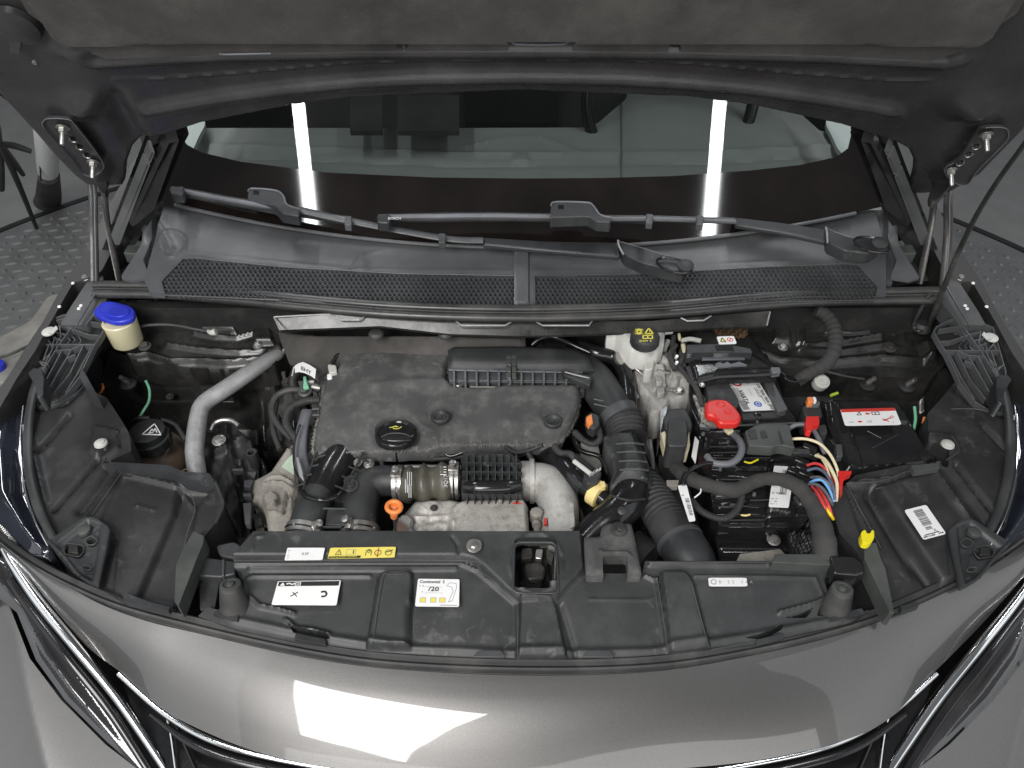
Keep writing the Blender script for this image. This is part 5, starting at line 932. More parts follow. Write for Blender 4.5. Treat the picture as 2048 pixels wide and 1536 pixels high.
# ---- khaki hose, resonator box, alloy elbow
t = T('khaki_hose', 'khaki silicone hose with three bulges between two clamps', 'hose', (857, 968, .84))
PI('hose', [(798, 967, .880), (806, 968, .880), (820, 969, .880), (833, 969, .88), (850, 969, .881), (867, 967, .882), (886, 966, .882), (903, 964, .882), (914, 963, .882)], [30, 33, 38, 31, 43, 32, 43, 33, 31], 'silicone', t, seg=32)
def hose_text(s, x, y, e, rot): return link('print', M().put(*(lambda v: ([tuple(P(x+(q[0]*math.cos(R(rot))-q[1]*math.sin(R(rot)))*e, y-(q[0]*math.sin(R(rot))+q[1]*math.cos(R(rot)))*e, .9125)) for q in v[0]], v[1]))(text_geo(s))), K['whiteink'], t)
hose_text('3Q17', 895, 975, 11, 90)
for x, y, w_ in ((815, 960, 3), (811, 975, 2), (818, 985, 2)):
    for k in range(w_): PI('print_line', [(x+k*4, y-16, .9125), (x+k*4, y+10, .9125)], .8, 'whiteink', t, seg=4, n=1)
for k in range(4): PI('print_line', [(880, 934+k*5, .9135), (893, 934+k*5, .9135)], .8, 'whiteink', t, seg=4, n=1)
t = T('resonator', 'black ribbed resonator box between the khaki hose and the alloy elbow', 'resonator', (982, 955, .86))
g = rr([(922, 915), (930, 906), (1030, 910), (1043, 925), (1046, 985), (1030, 1000), (940, 1002), (922, 990)], 6, 3)
F('body', g, lambda x, y: .905-(y-905)*.00025, 'plastic', t, 3, edge_rel(g, .016, 14), skirt=.04)
for k in range(8): x = 934+k*14; m = M(); [m.bar(P(x, y0, .905+.021-(y0-905)*.00022), P(x+(1 if k else 0), y1, .926-(y1-905)*.00022), .0016, .012) for y0, y1 in ((907, 962), (986, 1000))]; link('rib', m, K['trim'], t)
for y in (925, 943, 962, 988): z = .926-(y-905)*.00022; m = M(); m.bar(P(924, y, z), P(1044, y+1, z), .0016, .012); link('rib', m, K['trim'], t)
PI('roll', [(930, 974, .905), (960, 976, .908), (1010, 975, .908), (1038, 970, .905)], [12, 15, 15, 12], 'gloss', t, seg=20)
t = T('turbo_elbow', 'cast alloy elbow with a flange, right of the gridded resonator box', 'elbow', (1110, 1010, .80))
PI('collar', [(1042, 962, .872), (1060, 962, .872)], [40, 40], 'alu', t, seg=32, n=1); PI('collar_rim', [(1059, 962, .872), (1068, 962, .872)], [45, 45], 'alu', t, seg=32, n=1)
PI('bend', [(1060, 964, .872), (1082, 966, .872), (1104, 978, .871), (1116, 1004, .868), (1118, 1040, .862), (1118, 1090, .855)], [38, 40, 42, 41, 40, 40], 'alu', t, seg=32)
S('flange', [(1096, 1032), (1142, 1000), (1146, 1072), (1098, 1076)], .888, .05, 'alu', t, .003, 4); S('side_lug', [(1138, 1004), (1147, 1004), (1150, 1052), (1140, 1056)], .892, .03, 'alu', t, .002, 3)
t = T('coolant_union', 'small rusty brown pipe union between the heat shield and the alloy elbow', 'pipe union', (1073, 1035, .84))
LA('nut', (1073, 1024, .888), [(13, -.02), (13, 0), (9, .002)], 'alucast', t, seg=8); PI('stem', [(1073, 1040, .875), (1074, 1075, .87)], 7, 'alucast', t); PI('stem_ring', [(1073, 1046, .878), (1073, 1052, .878)], 9, 'alucast', t); S('red_tab', [(1088, 1036), (1094, 1036), (1094, 1048), (1088, 1048)], .89, .006, 'redink', t, .001, 1)
t = T('heat_shield', 'stained alloy heat shield with a domed right end, in front of the khaki hose', 'heat shield', (930, 1040, .83))
g = [(796, 1036), (808, 1030), (822, 1014), (832, 1003), (900, 1000), (930, 1006), (1000, 1002), (1048, 1004), (1056, 1020), (1058, 1084), (800, 1084), (786, 1060)]
F('sheet', g, lambda x, y: .878-(y-1000)*.0001, 'shield', t, 3.5, add(edge_rel(g, .006, 8), up(rr([(904, 1024), (930, 1012), (1052, 1010), (1060, 1090), (900, 1090)], 10, 3), .014, 16), ridge([(832, 1042), (900, 1040)], .005, 5), up(ell(862, 1020, 22, 12), .004, 8), ridge([(840, 1066), (880, 1056), (905, 1060)], .006, 7), ridge([(985, 1025), (1010, 1012)], .002, 2)), skirt=.02, ang=60)
LA('red_stamp', (1034, 1014, .894), [(12, 0), (12, .0006)], 'redink', t, axis=(0, -.2, 1)); BO((868, 1016, .888), 5, 'darksteel', t); S('crumpled_foil', cat([(796, 1036), (812, 1028), (826, 1040), (820, 1054), (834, 1064), (826, 1074), (800, 1074), (792, 1056)], 2, True), .892, .01, 'steel', t, .002, 0)
t = T('dipstick', 'bright orange dipstick ring in front of the left hose clamp', 'dipstick', (788, 1020, .88))
PI('ring', [(a, b, .915) for a, b in ell(788, 1014, 14, 11, 10)+[(802, 1014)]], 5, 'orange', t, seg=12); S('web', ell(788, 1010, 12, 6), .913, .004, 'orange', t, .001, 0); PI('stem', [(788, 1024, .912), (788, 1034, .900)], [9, 7], 'orange', t); PI('tube', [(790, 1036, .89), (795, 1078, .86)], 5, 'darksteel', t)
# ---- cast bracket and things at its left
t = T('engine_mount', 'sand coloured cast engine mount left of the black inlet pipe', 'engine mount', (548, 990, .80))
g = [(574, 897), (588, 896), (596, 950), (597, 984), (590, 1000), (593, 1042), (580, 1086), (541, 1086), (532, 1036), (524, 1010), (505, 1004), (505, 982), (508, 962), (526, 953), (543, 943)]
F('casting', g, lambda x, y: .875-(y-900)*.0002, 'alucast', t, 3, add(edge_rel(g, .008, 8), ridge([(528, 972), (545, 963), (568, 963), (584, 972)], .006, 3), ridge([(530, 978), (548, 972), (568, 974), (582, 982)], .006, 3), up(ell(545, 1008, 15, 13), .010, 5), ridge([(578, 990), (570, 1030)], -.01, 3), ridge([(535, 1030), (555, 1032)], .004, 3)), skirt=.06, ang=70)
BO((545, 1006, .875), 6, 'alucast', t, washer=1.2); s = Sheet((563, 934), (588, 950), (586, 908), (572, 922), .889, .0006); m = M(); s.panel(m, .02); link('pale_tape', m, mat('pale_green_tape', (.42, .52, .40), .6), t)
LA('bush', (504, 904, .86), [(9, -.05), (10, 0), (7, .001), (6, -.01)], 'rubber', t)
t = T('mount_arm', 'black ribbed plastic arm with a steel bolt, right of the coolant pipe', 'mounting arm', (455, 950, .75))
g = [(402, 870), (420, 850), (470, 852), (500, 878), (506, 900), (520, 915), (516, 980), (500, 1075), (440, 1080), (428, 980), (410, 940)]
F('body', g, lambda x, y: .845-(y-850)*.0002, 'plastic_dusty', t, 4, add(lambda X, Y: .003*np.sin(X*.16)*np.sin(Y*.09+X*.02), ridge([(455, 860), (475, 960), (500, 1060)], .016, 5), ridge([(430, 910), (492, 880)], .012, 4), ridge([(462, 930), (486, 925), (486, 940)], .012, 4), ridge([(420, 960), (470, 1075)], .012, 5)), skirt=.1, ang=60)
BO((438, 881, .872), 8, 'steel', t, washer=1.7); PI('pulley_rim', [(420, 862, .86), (428, 847, .862), (446, 840, .864), (464, 842, .863), (478, 852, .86)], 5, 'steel', t)
for q in ([(464, 937), (486, 936), (486, 941), (464, 941)], [(492, 944), (513, 943), (508, 956)], [(488, 960), (508, 960), (500, 974), (488, 974)], [(486, 986), (502, 986), (502, 992), (486, 992)], [(486, 1006), (502, 1006), (500, 1050), (490, 1048)]): S('web_plate', q, .868, .01, 'cowl', t, .001, 1)
for x, y in ((520, 1058), (514, 1028)): S('loose_fin', [(x-8, y), (x+8, y-4), (x+10, y+20), (x-4, y+26)], .84, .02, 'darksteel', t, .001, 2)
LA('socket', (502, 905, .872), [(10, -.03), (10, 0), (7, 0), (7, -.012)], 'rubber', t)
t = T('coolant_pipe', 'bent dull alloy coolant pipe running down the left of the engine', 'pipe', (400, 900, .80))
PI('pipe', [(562, 702, .905), (548, 712, .905), (500, 744, .90), (450, 778, .895), (420, 797, .892), (404, 812, .89), (397, 832, .885), (392, 868, .875), (389, 905, .865), (394, 945, .85), (400, 985, .83)], [11, 14, 16, 17, 17, 17, 17, 18, 18, 18, 18], 'pipe', t, seg=24, n=10)
PI('thin_end', [(560, 701, .907), (580, 698, .912), (598, 697, .914), (610, 690, .914), (616, 681, .912)], [8, 7, 7, 7, 8], 'steel', t); PI('joint', [(563, 706, .908), (567, 690, .912)], 5, 'alu', t)
LA('nut', (620, 684, .91), [(14, 0), (14, .008), (9, .009)], 'darksteel', t, axis=(1, -.3, .4), seg=6)
# ---- coolant tank and cap
t = T('coolant_tank', 'brown tinted coolant tank with a black screw cap, left side of the bay', 'coolant tank', (320, 930, .72))
s = pxm(325, 920, .80); prof = [(60*math.sin(a)+.1, .045*(1-math.cos(a))) for a in [math.pi*k/14 for k in range(14)]]
LA('tank', (328, 950, .745), prof+[(18, .092)], 'tank', t, seg=40); PI('tank_seam', [(262, 930, .80), (300, 944, .805), (350, 946, .805), (390, 930, .80)], 2, 'tank', t)
cap = LA('cap', (306, 890, .842), [(36, 0), (38, .002), (38, .020), (35, .022), (34, .034), (30, .036)], 'plastic', t, seg=40); at = (306, 890, .842); c = P(*at); s = pxm(*at)
for k in range(10): a = 2*math.pi*k/10; p = c+np.array([math.cos(a)*38*s, math.sin(a)*38*s, .012]); link('grip', M().box(p, (.003, .006, .018), rz=math.degrees(a)), K['plastic'], cap, bevel=.0006)
sx = Sheet((284, 870), (322, 870), (316, 847), (292, 850), .8785, .0003); m = M(); sx.line(m, [(0, .05), (1, 0), (.72, 1)], .10, close=True); sx.line(m, [(.38, .2), (.52, .55), (.62, .3), (.74, .6), (.8, .2)], .09); sx.line(m, [(.3, .15), (.6, .22)], .08); link('warning_symbol', m, K['whiteink'], cap)
PI('hose', [(322, 840, .86), (350, 850, .85), (372, 880, .84)], 5, 'rubber', t); PI('hose', [(262, 850, .84), (275, 838, .86), (300, 836, .86)], 5, 'deep', t)
# ---- cables and labels left of the felt cover
wire('smooth double black hose looping left of the felt cover', [(606, 780, .905), (580, 780, .905), (556, 790, .90), (545, 808, .895), (546, 832, .89), (562, 856, .885), (585, 878, .88)], 6.5, 'rubber', 'hose')
wire('ribbed black hose looping left of the felt cover, inside the smooth one', [(640, 800, .91), (612, 802, .91), (586, 812, .905), (573, 832, .90), (576, 856, .895), (596, 882, .885)], 7.5, 'rubber', 'hose', corr=(.0028, .12))
t = T('hose_coupling', 'round black coupling with a mint green clip, left edge of the felt cover', 'coupling', (611, 785, .88))
LA('body', (611, 785, .905), [(13, -.01), (14, .006), (10, .008), (9, .014), (5, .015)], 'greygreen', t, axis=(0, -.3, 1)); S('green_clip', [(606, 753), (612, 752), (614, 766), (618, 774), (606, 775), (607, 764)], .925, .006, 'green', t, .001, 2); PI('stub', [(612, 764, .915), (628, 764, .915)], 3.5, 'milky', t); S('block', [(596, 790), (618, 788), (620, 802), (598, 804)], .9, .02, 'plastic', t, .002, 3); LA('steel_stub', (640, 776, .905), [(9, 0), (9, .014), (7, .016)], 'steel', t, axis=(-1, 0, .3))
for y in (800, 818, 830): PI('comb', [(626, y, .91), (640, y, .91)], 5, 'plastic', t)
t = T('paper_tag', 'white paper tag reading BHY, wrapped round a hose', 'tag', (612, 738, .90))
g = [(589, 732), (596, 727), (606, 724), (618, 729), (632, 738), (630, 757), (620, 750), (608, 745), (598, 743), (590, 745)]; S('paper', g, .935, .001, 'white', t, 0, 0)
link('letters', M().put(*(lambda v: ([tuple(P(601+q[0]*11-q[1]*-1, 739+q[0]*5.4-q[1]*11, .9358)) for q in v[0]], v[1]))(text_geo('BHY'))), K['ink'], t)
PI('hose', [(592, 745, .91), (586, 765, .90), (598, 800, .88), (600, 850, .87)], 10, 'deep', t); PI('paper_fold', [(588, 734, .934), (584, 752, .928)], 1.5, 'milky', t, seg=6)
t = T('fuel_plugs', 'pale connectors and black pipes tucked behind the left edge of the felt cover', 'connectors', (660, 740, .88))
S('pale_plug', [(655, 728), (672, 730), (674, 744), (658, 746)], .935, .02, 'milky', t, .002, 3); PI('pipe', [(664, 726, .93), (676, 710, .935), (700, 700, .935)], 4, 'gloss', t); S('pale_plug', [(654, 748), (664, 746), (664, 756), (654, 757)], .93, .01, 'white', t, .001, 2); S('block', [(638, 735), (668, 738), (664, 775), (636, 770)], .915, .03, 'plastic', t, .002, 3)
BO((574, 764, .87), 7, 'darksteel', t); LA('stud', (571, 762, .865), [(4, 0), (4, .02)], 'steel', t)
t = T('cable_guide', 'long grey black cable guide hugging the left side of the felt cover', 'cable guide', (600, 900, .84))
PI('guide', [(614, 822, .895), (604, 860, .892), (600, 900, .888), (606, 935, .885), (616, 960, .88)], [12, 12, 13, 13, 10], 'greycable', t, flat=.5); PI('thin_cable', [(600, 850, .905), (589, 885, .903), (588, 925, .90), (596, 952, .895), (608, 968, .89)], 2.4, 'gloss', t); S('steel_gusset', [(592, 915), (597, 915), (605, 945), (608, 962), (598, 950)], .902, .004, 'pipe', t, .001, 1)
# ---- felt on the firewall
t = T('firewall_insulation', 'dark quilted insulation on the firewall behind the felt cover', 'insulation', (800, 690, .93))
g = [(556, 664), (640, 672), (900, 672), (1050, 676), (1052, 705), (1010, 712), (700, 716), (660, 740), (640, 790), (604, 720), (575, 712)]
F('pad', g, lambda x, y: .955-(y-664)*.0005, 'liner', t, 4, edge_rel(g, .008, 10), skirt=.02)
for x in (752, 891): LA('button', (x, 667, .975), [(15, -.004), (15, 0), (11, .004), (5, .005)], 'rubber', t)
# ================================================================ RIGHT SIDE OF THE BAY
# ---- right apron
g = [(1340, 660), (1540, 640), (1700, 612), (1880, 600), (1908, 650), (1900, 720), (1860, 760), (1700, 748), (1580, 752), (1530, 730), (1490, 670)]
rel = add(up([(1548, 640), (1576, 640), (1580, 690), (1546, 686)], .010, 8), up([(1590, 640), (1610, 640), (1608, 695), (1592, 690)], .008, 8), ridge([(1544, 652), (1590, 647), (1603, 655), (1650, 650)], .006, 2.5), ridge([(1605, 693), (1660, 690), (1762, 672)], .007, 4), ridge([(1600, 700), (1680, 704), (1770, 690)], .006, 5), ridge([(1650, 667), (1740, 666)], .006, 2), ridge([(1732, 615), (1790, 655)], .010, 6), ridge([(1500, 700), (1560, 722), (1640, 728), (1760, 718), (1860, 726)], .010, 6), up([(1770, 625), (1768, 680), (1804, 690), (1808, 640)], -.006, 5), up([(1840, 690), (1872, 690), (1872, 730), (1850, 730)], .016, 12))
F('inner_apron', g, lambda x, y: .945-(y-620)*.0004, 'bay', car, 2.5, rel, skirt=.05, ang=60)
g = [(1560, 735), (1700, 740), (1860, 745), (1900, 700), (1900, 800), (1860, 900), (1600, 900), (1560, 820)]
F('apron_wall', g, lambda x, y: np.interp(y, [700, 760, 860, 960], [.905, .86, .80, .74]), 'bay', car, 5, add(ridge([(1760, 742), (1848, 750), (1845, 830)], .008, 4), ridge([(1600, 775), (1720, 790), (1860, 792)], .006, 6), up([(1812, 730), (1845, 732), (1840, 745), (1812, 745)], .01, 5)), skirt=.02)
BO((1565, 695, .950), 6.5, 'steel', car); BO((1778, 695, .945), 9, 'darksteel', car)
g = [(1384, 660), (1480, 650), (1500, 672), (1530, 712), (1553, 736), (1530, 745), (1470, 700), (1380, 700)]
F('battery_well_edge', g, lambda x, y: .935-(y-650)*.0002, 'deep', car, 4, edge_rel(g, .006, 8), skirt=.06)
link('rust_patch', M().field([(1424, 654), (1470, 648), (1494, 654), (1496, 668), (1470, 676), (1440, 670)], 3, mz(.944), relief=lambda X, Y: .004*np.sin(X*.4)*np.sin(Y*.5), skirt=.004), mat('rusty_dirt', (.16, .09, .045), .85, dust=.6, dcol=(.05, .04, .03), bump=1, bs=300), car)
t = tag(LA('round_plug', (1643, 764, .905), [(15, -.012), (16, 0), (15, .004), (11, .005), (10, .003), (4, .003), (3, .005)], 'milky', None, axis=(0, -.45, 1)), 'pale grey round plug on the apron above the fuse box', 'plug')
t = wire('thick taped loom curving down from the bulkhead on the right', [(1632, 620, .985), (1650, 628, .98), (1666, 652, .97), (1671, 684, .96), (1663, 712, .95), (1646, 732, .935), (1620, 745, .92), (1594, 762, .905)], [12, 13, 14, 14, 14, 14, 13, 13], 'tape', 'loom', seg=18, corr=(.011, .035))
wire('thin black cable crossing from the taped loom to the apron studs', [(1630, 740, .92), (1650, 742, .925), (1690, 752, .92), (1728, 758, .91)], 2.5, 'rubber', 'cable')
wire('thin black cable draped over the battery cover corner', [(1553, 742, .935), (1568, 748, .93), (1572, 758, .925), (1590, 764, .92), (1612, 760, .92)], 2.2, 'gloss', 'cable')
# ---- brake fluid reservoir
t = T('brake_reservoir', 'milky white brake fluid reservoir with a black cap and yellow symbols', 'brake reservoir', (1288, 700, .90))
g = [(1213, 658), (1230, 656), (1262, 652), (1322, 656), (1330, 664), (1328, 688), (1316, 700), (1290, 708), (1262, 706), (1246, 690), (1232, 672), (1214, 668)]
F('tank', g, lambda x, y: .975-(y-655)*.0002, 'milky', t, 3, edge_rel(g, .010, 10), skirt=.035, ang=70); LA('neck', (1290, 690, .965), [(25, -.01), (25, .016)], 'milky', t)
S('outlet', [(1284, 704), (1314, 704), (1306, 738), (1290, 740)], .945, .04, 'milky', t, .004, 5); PI('hose_stub', [(1180, 664, .968), (1200, 664, .968), (1218, 664, .966)], [5, 6, 8], 'milky', t); PI('hose_stub', [(1328, 664, .968), (1344, 662, .968)], 6, 'milky', t)
cap = LA('cap', (1288, 688, .978), [(27, 0), (28, .002), (28, .016), (26, .019), (.5, .019)], 'plastic', t, seg=40); at = (1288, 688, .978); c = P(*at); s = pxm(*at)
for k in range(16): a = 2*math.pi*k/16; p = c+np.array([math.cos(a)*28*s, math.sin(a)*28*s, .009]); link('grip', M().box(p, (.002, .004, .013), rz=math.degrees(a)), K['plastic'], cap)
sx = Sheet((1264, 686), (1312, 686), (1310, 654), (1266, 654), .9975, .0002); m = M(); sx.ring(m, .28, .70, .15, .07); sx.ring(m, .28, .70, .07, .06); sx.line(m, [(.14, .55), (.10, .70), (.14, .86)], .05); sx.line(m, [(.42, .55), (.46, .70), (.42, .86)], .05); sx.line(m, [(.54, .58), (.90, .56), (.72, .92)], .055, close=True); sx.text(m, .70, .62, .18, '!')
sx.line(m, [(.46, .26), (.46, .48), (.56, .46), (.66, .48), (.80, .46), (.86, .48), (.86, .26), (.66, .28)], .055, close=True); sx.line(m, [(.66, .28), (.66, .48)], .05); sx.text(m, .30, .06, .11, 'DOT 4', bold=.02); link('cap_symbols', m, K['yelink'], cap)
t = T('brake_unit', 'pale cast alloy brake unit block below the brake reservoir', 'brake unit', (1330, 770, .86))
g = [(1266, 742), (1288, 738), (1308, 736), (1318, 706), (1334, 704), (1342, 716), (1346, 736), (1370, 740), (1378, 760), (1388, 786), (1378, 800), (1362, 806), (1340, 806), (1334, 826), (1316, 836), (1300, 830), (1296, 800), (1280, 786), (1268, 764)]
F('casting', g, lambda x, y: .93-(y-700)*.0003, 'alu', t, 3, add(edge_rel(g, .008, 6), up([(1300, 745), (1326, 742), (1330, 790), (1306, 790)], .012, 2.5), up([(1338, 748), (1362, 746), (1374, 776), (1346, 778)], .010, 2.5), ridge([(1318, 716), (1334, 730)], .006, 4), lambda X, Y: .0008*np.sin(X*.31)*np.sin(Y*.27)), skirt=.05, ang=55)
S('rib', [(1352, 752), (1362, 752), (1358, 764)], .928, .012, 'alu', t, .001, 1); S('pad', [(1310, 752), (1324, 752), (1326, 764), (1312, 764)], .934, .012, 'alu', t, .002, 2); S('pad', [(1312, 774), (1328, 774), (1330, 786), (1314, 786)], .928, .012, 'alu', t, .002, 2)
for at in ((1338, 745, .928), (1357, 782, .918)): LA('stud', at, [(5, 0), (5, .010), (3, .011), (3, .022)], 'steel', t, axis=(-1, 0, .2), seg=8)
BO((1358, 782, .920), 6, 'steel', t); F('grimy_flank', [(1262, 770), (1290, 780), (1300, 830), (1318, 838), (1300, 900), (1262, 830)], lambda x, y: .875-(y-770)*.0004, 'alucast', t, 4, lambda X, Y: .004*np.sin(X*.2)*np.sin(Y*.15), skirt=.03)
PI('brake_line', [(1290, 755, .92), (1275, 740, .93), (1262, 730, .93), (1240, 715, .92)], 3, 'steel', t); PI('brake_line', [(1275, 795, .91), (1262, 770, .91), (1265, 745, .92)], 4, 'alu', t)
t = T('loom_bundle', 'tangle of black cables and cream tape left of the battery cover', 'cable bundle', (1360, 700, .90))
for k, q in enumerate(([(1348, 672), (1346, 700), (1356, 730), (1372, 750), (1392, 776), (1404, 800)], [(1358, 674), (1368, 690), (1362, 712), (1370, 735)], [(1352, 690), (1340, 710), (1350, 740)], [(1372, 700), (1366, 716), (1358, 728)], [(1376, 735), (1386, 760), (1398, 790), (1404, 812)])): PI('cable', [(a, b, .955-(b-670)*.0002+.002*k) for a, b in q], [5, 6, 6, 5, 5, 5][:len(q)], 'rubber' if k % 2 else 'tape', t, seg=10)
PI('cream_tape', [(1362, 682, .958), (1380, 678, .96), (1402, 682, .96)], 5, 'milky', t, seg=8); PI('cream_tape', [(1366, 690, .958), (1370, 708, .955)], 4.5, 'cream', t, seg=8); PI('cream_end', [(1358, 668, .965), (1360, 680, .962)], 3, 'cream', t, seg=8); PI('metal_tube', [(1336, 682, .95), (1328, 700, .945)], 6, 'alu', t, seg=10)
for at in ((1352, 716, .955), (1352, 728, .95)): LA('pin', at, [(3, 0), (3, .008)], 'whitepaintmetal', t, axis=(0, -.5, 1))
# ---- battery with its cover
t = T('battery', 'black car battery with a white rating label and red terminal cover', 'battery', (1480, 800, .74))
g = [(1372, 700), (1528, 690), (1552, 752), (1578, 820), (1594, 838), (1590, 848), (1470, 852), (1400, 858), (1380, 815)]
S('case', g, .915, .18, 'gloss', t, .004, 5); S('top_block', [(1410, 764), (1455, 762), (1478, 800), (1478, 812), (1416, 800)], .935, .02, 'plastic', t, .003, 4); S('top_rail', [(1528, 760), (1545, 758), (1576, 818), (1556, 824)], .928, .02, 'cowl', t, .002, 3); S('front_rail', [(1482, 828), (1556, 824), (1560, 834), (1486, 840)], .920, .015, 'plastic', t, .001, 2)
PI('rim', [(1400, 856, .918), (1470, 852, .918), (1592, 846, .918)], 2, 'cowl', t, seg=6, n=1); PI('rim', [(1384, 766, .925), (1410, 764, .925), (1434, 762, .925)], 3, 'plastic', t, seg=6, n=1)
PI('vent_knot', [(1508, 832, .93), (1514, 826, .935), (1520, 832, .93), (1514, 840, .925)], 3, 'gloss', t, seg=8); S('vent_tab', [(1512, 838), (1518, 838), (1518, 848), (1512, 848)], .92, .006, 'cowl', t, .001, 1); m = M().put(*(lambda v: ([tuple(P(1400+q[0]*16, 842-q[1]*12, .9165)) for q in v[0]], v[1]))(text_geo('+'))); link('plus_mark', m, K['cowl'], t)
S('label_frame', [(1448, 758), (1524, 756), (1562, 826), (1484, 830)], .918, .003, 'ink', t, .0004, 2)
def dl(s, g):
    s.rect(mL := g('greyink'), .0, .0, .0, .0) if 0 else None
    s.ring(g('redink'), .28, .90, .085, .045); s.rect(g('greyprint'), .02, .02, .24, .74); s.text(g('ink'), .19, .66, .10, 'VARTA', rot=-90, bold=.02, k=2); s.dots(g('ink'), .05, .06, .4, .02, 1); s.text(g('ink'), .55, .88, .07, 'N', rot=-20)
    s.text(g('ink'), .86, .97, .068, 'EF 12V 70Ah 760A (EN)', rot=-90, bold=.025, k=2, stretch=1.0); s.line(g('ink'), [(.74, .72), (.74, .44), (.80, .42), (.80, .20)], .010, 2); s.text(g('ink'), .77, .72, .04, '(278 175 190)', rot=-90, k=2)
    s.text(g('greyink'), .52, .70, .03, '5701440767', rot=-90); s.poly(g('blueink'), [(.56+.085*math.cos(a)*s.h/s.w, .20+.085*math.sin(a)) for a in [k*math.pi/12 for k in range(24)]]); s.line(g('whiteink'), [(.51, .16), (.61, .16), (.61, .24), (.51, .24)], .012, 3, True); s.bars(g('ink'), .05, .05, .22, .34, 12, False)
K['greyprint'] = mat('light_grey_print', (.48, .48, .48), .5, var=0)
sticker('rating_label', t, ((1486, 823), (1552, 820), (1515, 760), (1453, 762)), .9195, 'white', dl, .02)
rc = S('terminal_cover', cat([(1411, 812), (1413, 803), (1424, 798), (1442, 797), (1457, 801), (1469, 811), (1482, 828), (1482, 838), (1474, 844), (1456, 845), (1440, 844), (1428, 832), (1414, 826)], 3, True), .962, .016, 'red', t, .004, 0)
link('ring_mark', M().tube([P(a, b, .9625) for a, b in ell(1442, 808, 8, 5, 16)+[(1450, 808)]], .0008, seg=6, n=1), K['red'], rc); S('front_lip', [(1440, 838), (1478, 838), (1474, 846), (1442, 847)], .956, .010, 'red', rc, .002, 2); S('centre_pad', [(1448, 817), (1460, 817), (1463, 825), (1450, 825)], .9635, .002, 'red', rc, .0006, 2)
S('terminal_strap', [(1442, 846), (1462, 844), (1468, 862), (1458, 866), (1450, 858)], .938, .006, 'cream', t, .001, 2); F('corroded_terminal', [(1386, 790), (1408, 790), (1412, 812), (1424, 836), (1440, 846), (1430, 856), (1404, 842)], .918, 'alucast', t, 3, lambda X, Y: .004*np.sin(X*.5)*np.sin(Y*.6), skirt=.004)
t = T('battery_cover', 'black moulded lid over the rear half of the battery, with an embossed mark', 'battery cover', (1460, 730, .93))
g = [(1376, 704), (1454, 704), (1504, 706), (1530, 722), (1554, 738), (1555, 752), (1434, 757), (1412, 762), (1390, 768), (1378, 732)]
F('lid', g, lambda x, y: .955-(y-700)*.0001, 'gloss', t, 3, add(edge_rel(g, .006, 8), ridge([(1404, 717), (1488, 716)], .004, 3), up([(1432, 727), (1494, 722), (1498, 730), (1436, 735)], .003, 2), ridge([(1436, 752), (1545, 748)], .004, 4)), skirt=.014)
S('rear_lip', [(1372, 689), (1453, 687), (1502, 697), (1506, 705), (1454, 703), (1374, 704)], .975, .025, 'trim', t, .002, 3); S('hinge_tab', [(1427, 702), (1458, 701), (1458, 707), (1427, 708)], .972, .008, 'cowl', t, .001, 1); S('hinge_tab', [(1374, 704), (1384, 704), (1384, 709), (1374, 709)], .972, .008, 'cowl', t, .001, 1)
PI('front_edge', [(1390, 767, .958), (1412, 760, .959), (1436, 754, .960), (1552, 748, .958)], 2.5, 'trim', t, seg=8, n=1); S('embossed_mark', [(1430, 728), (1438, 724), (1447, 727), (1455, 723), (1462, 728), (1478, 723), (1495, 730), (1470, 731), (1450, 733), (1436, 732)], .966, .003, 'greycable', t, .0006, 1); S('embossed_bar', [(1404, 714), (1490, 714), (1490, 718), (1404, 719)], .964, .003, 'greycable', t, .0006, 1)
BO((1404, 770, .948), 4, 'steel', t); S('latch', [(1541, 734), (1560, 734), (1562, 744), (1545, 746)], .962, .01, 'greycable', t, .001, 2)
def dw(s, g): s.line(g('ink'), [(.12, .25), (.42, .2), (.28, .8)], .09, close=True); s.poly(g('yelink'), [(.16, .28), (.38, .25), (.28, .7)], 1); s.ring(g('redink'), .70, .5, .25, .08); s.line(g('redink'), [(.62, .3), (.78, .7)], .08)
t = T('warning_card', 'small white warning card with yellow and red symbols behind the battery cover', 'warning label', (1452, 682, .95)); sticker('card', t, ((1438, 689), (1473, 688), (1467, 674), (1433, 675)), .985, 'white', dw, .1, .002)
# ---- terminal box in front of the battery
t = T('terminal_box', 'black terminal and fuse carrier in front of the battery, with a white barcode label', 'terminal box', (1500, 960, .74))
g = [(1398, 872), (1404, 866), (1492, 862), (1500, 892), (1618, 893), (1622, 904), (1604, 914), (1600, 940), (1628, 985), (1622, 1030), (1600, 1056), (1545, 1062), (1440, 1054), (1426, 1020), (1418, 960), (1396, 924)]
rel = add(lambda X, Y: -.0025*(np.sin(Y*.33) > .72)*(X > 1420), up([(1404, 866), (1480, 866), (1482, 890), (1408, 895)], .010, 5), up([(1545, 925), (1600, 925), (1590, 1030), (1535, 1020)], .006, 4), ridge([(1420, 894), (1484, 894)], .004, 2), ridge([(1424, 906), (1496, 906)], .004, 2), ridge([(1436, 960), (1496, 958)], .005, 3), ridge([(1440, 1012), (1495, 1008)], .004, 2), ridge([(1430, 996), (1470, 996)], .004, 2), ridge([(1446, 935), (1472, 935)], .004, 2), ridge([(1540, 900), (1534, 1050)], -.004, 3))
F('carrier', g, lambda x, y: .905-(y-860)*.00012, 'gloss', t, 3, rel, skirt=.12)
for a, b, c in ((1419, 1497, 893), (1420, 1497, 905), (1436, 1540, 916), (1448, 1474, 935), (1436, 1496, 959), (1430, 1480, 995), (1436, 1496, 1013), (1500, 1540, 1000), (1440, 1530, 1040)): PI('ridge', [(a, c+.5, .914-(c-860)*.00012), (b, c-.5, .914-(c-860)*.00012)], 1.5, 'trim', t, seg=6, n=1)
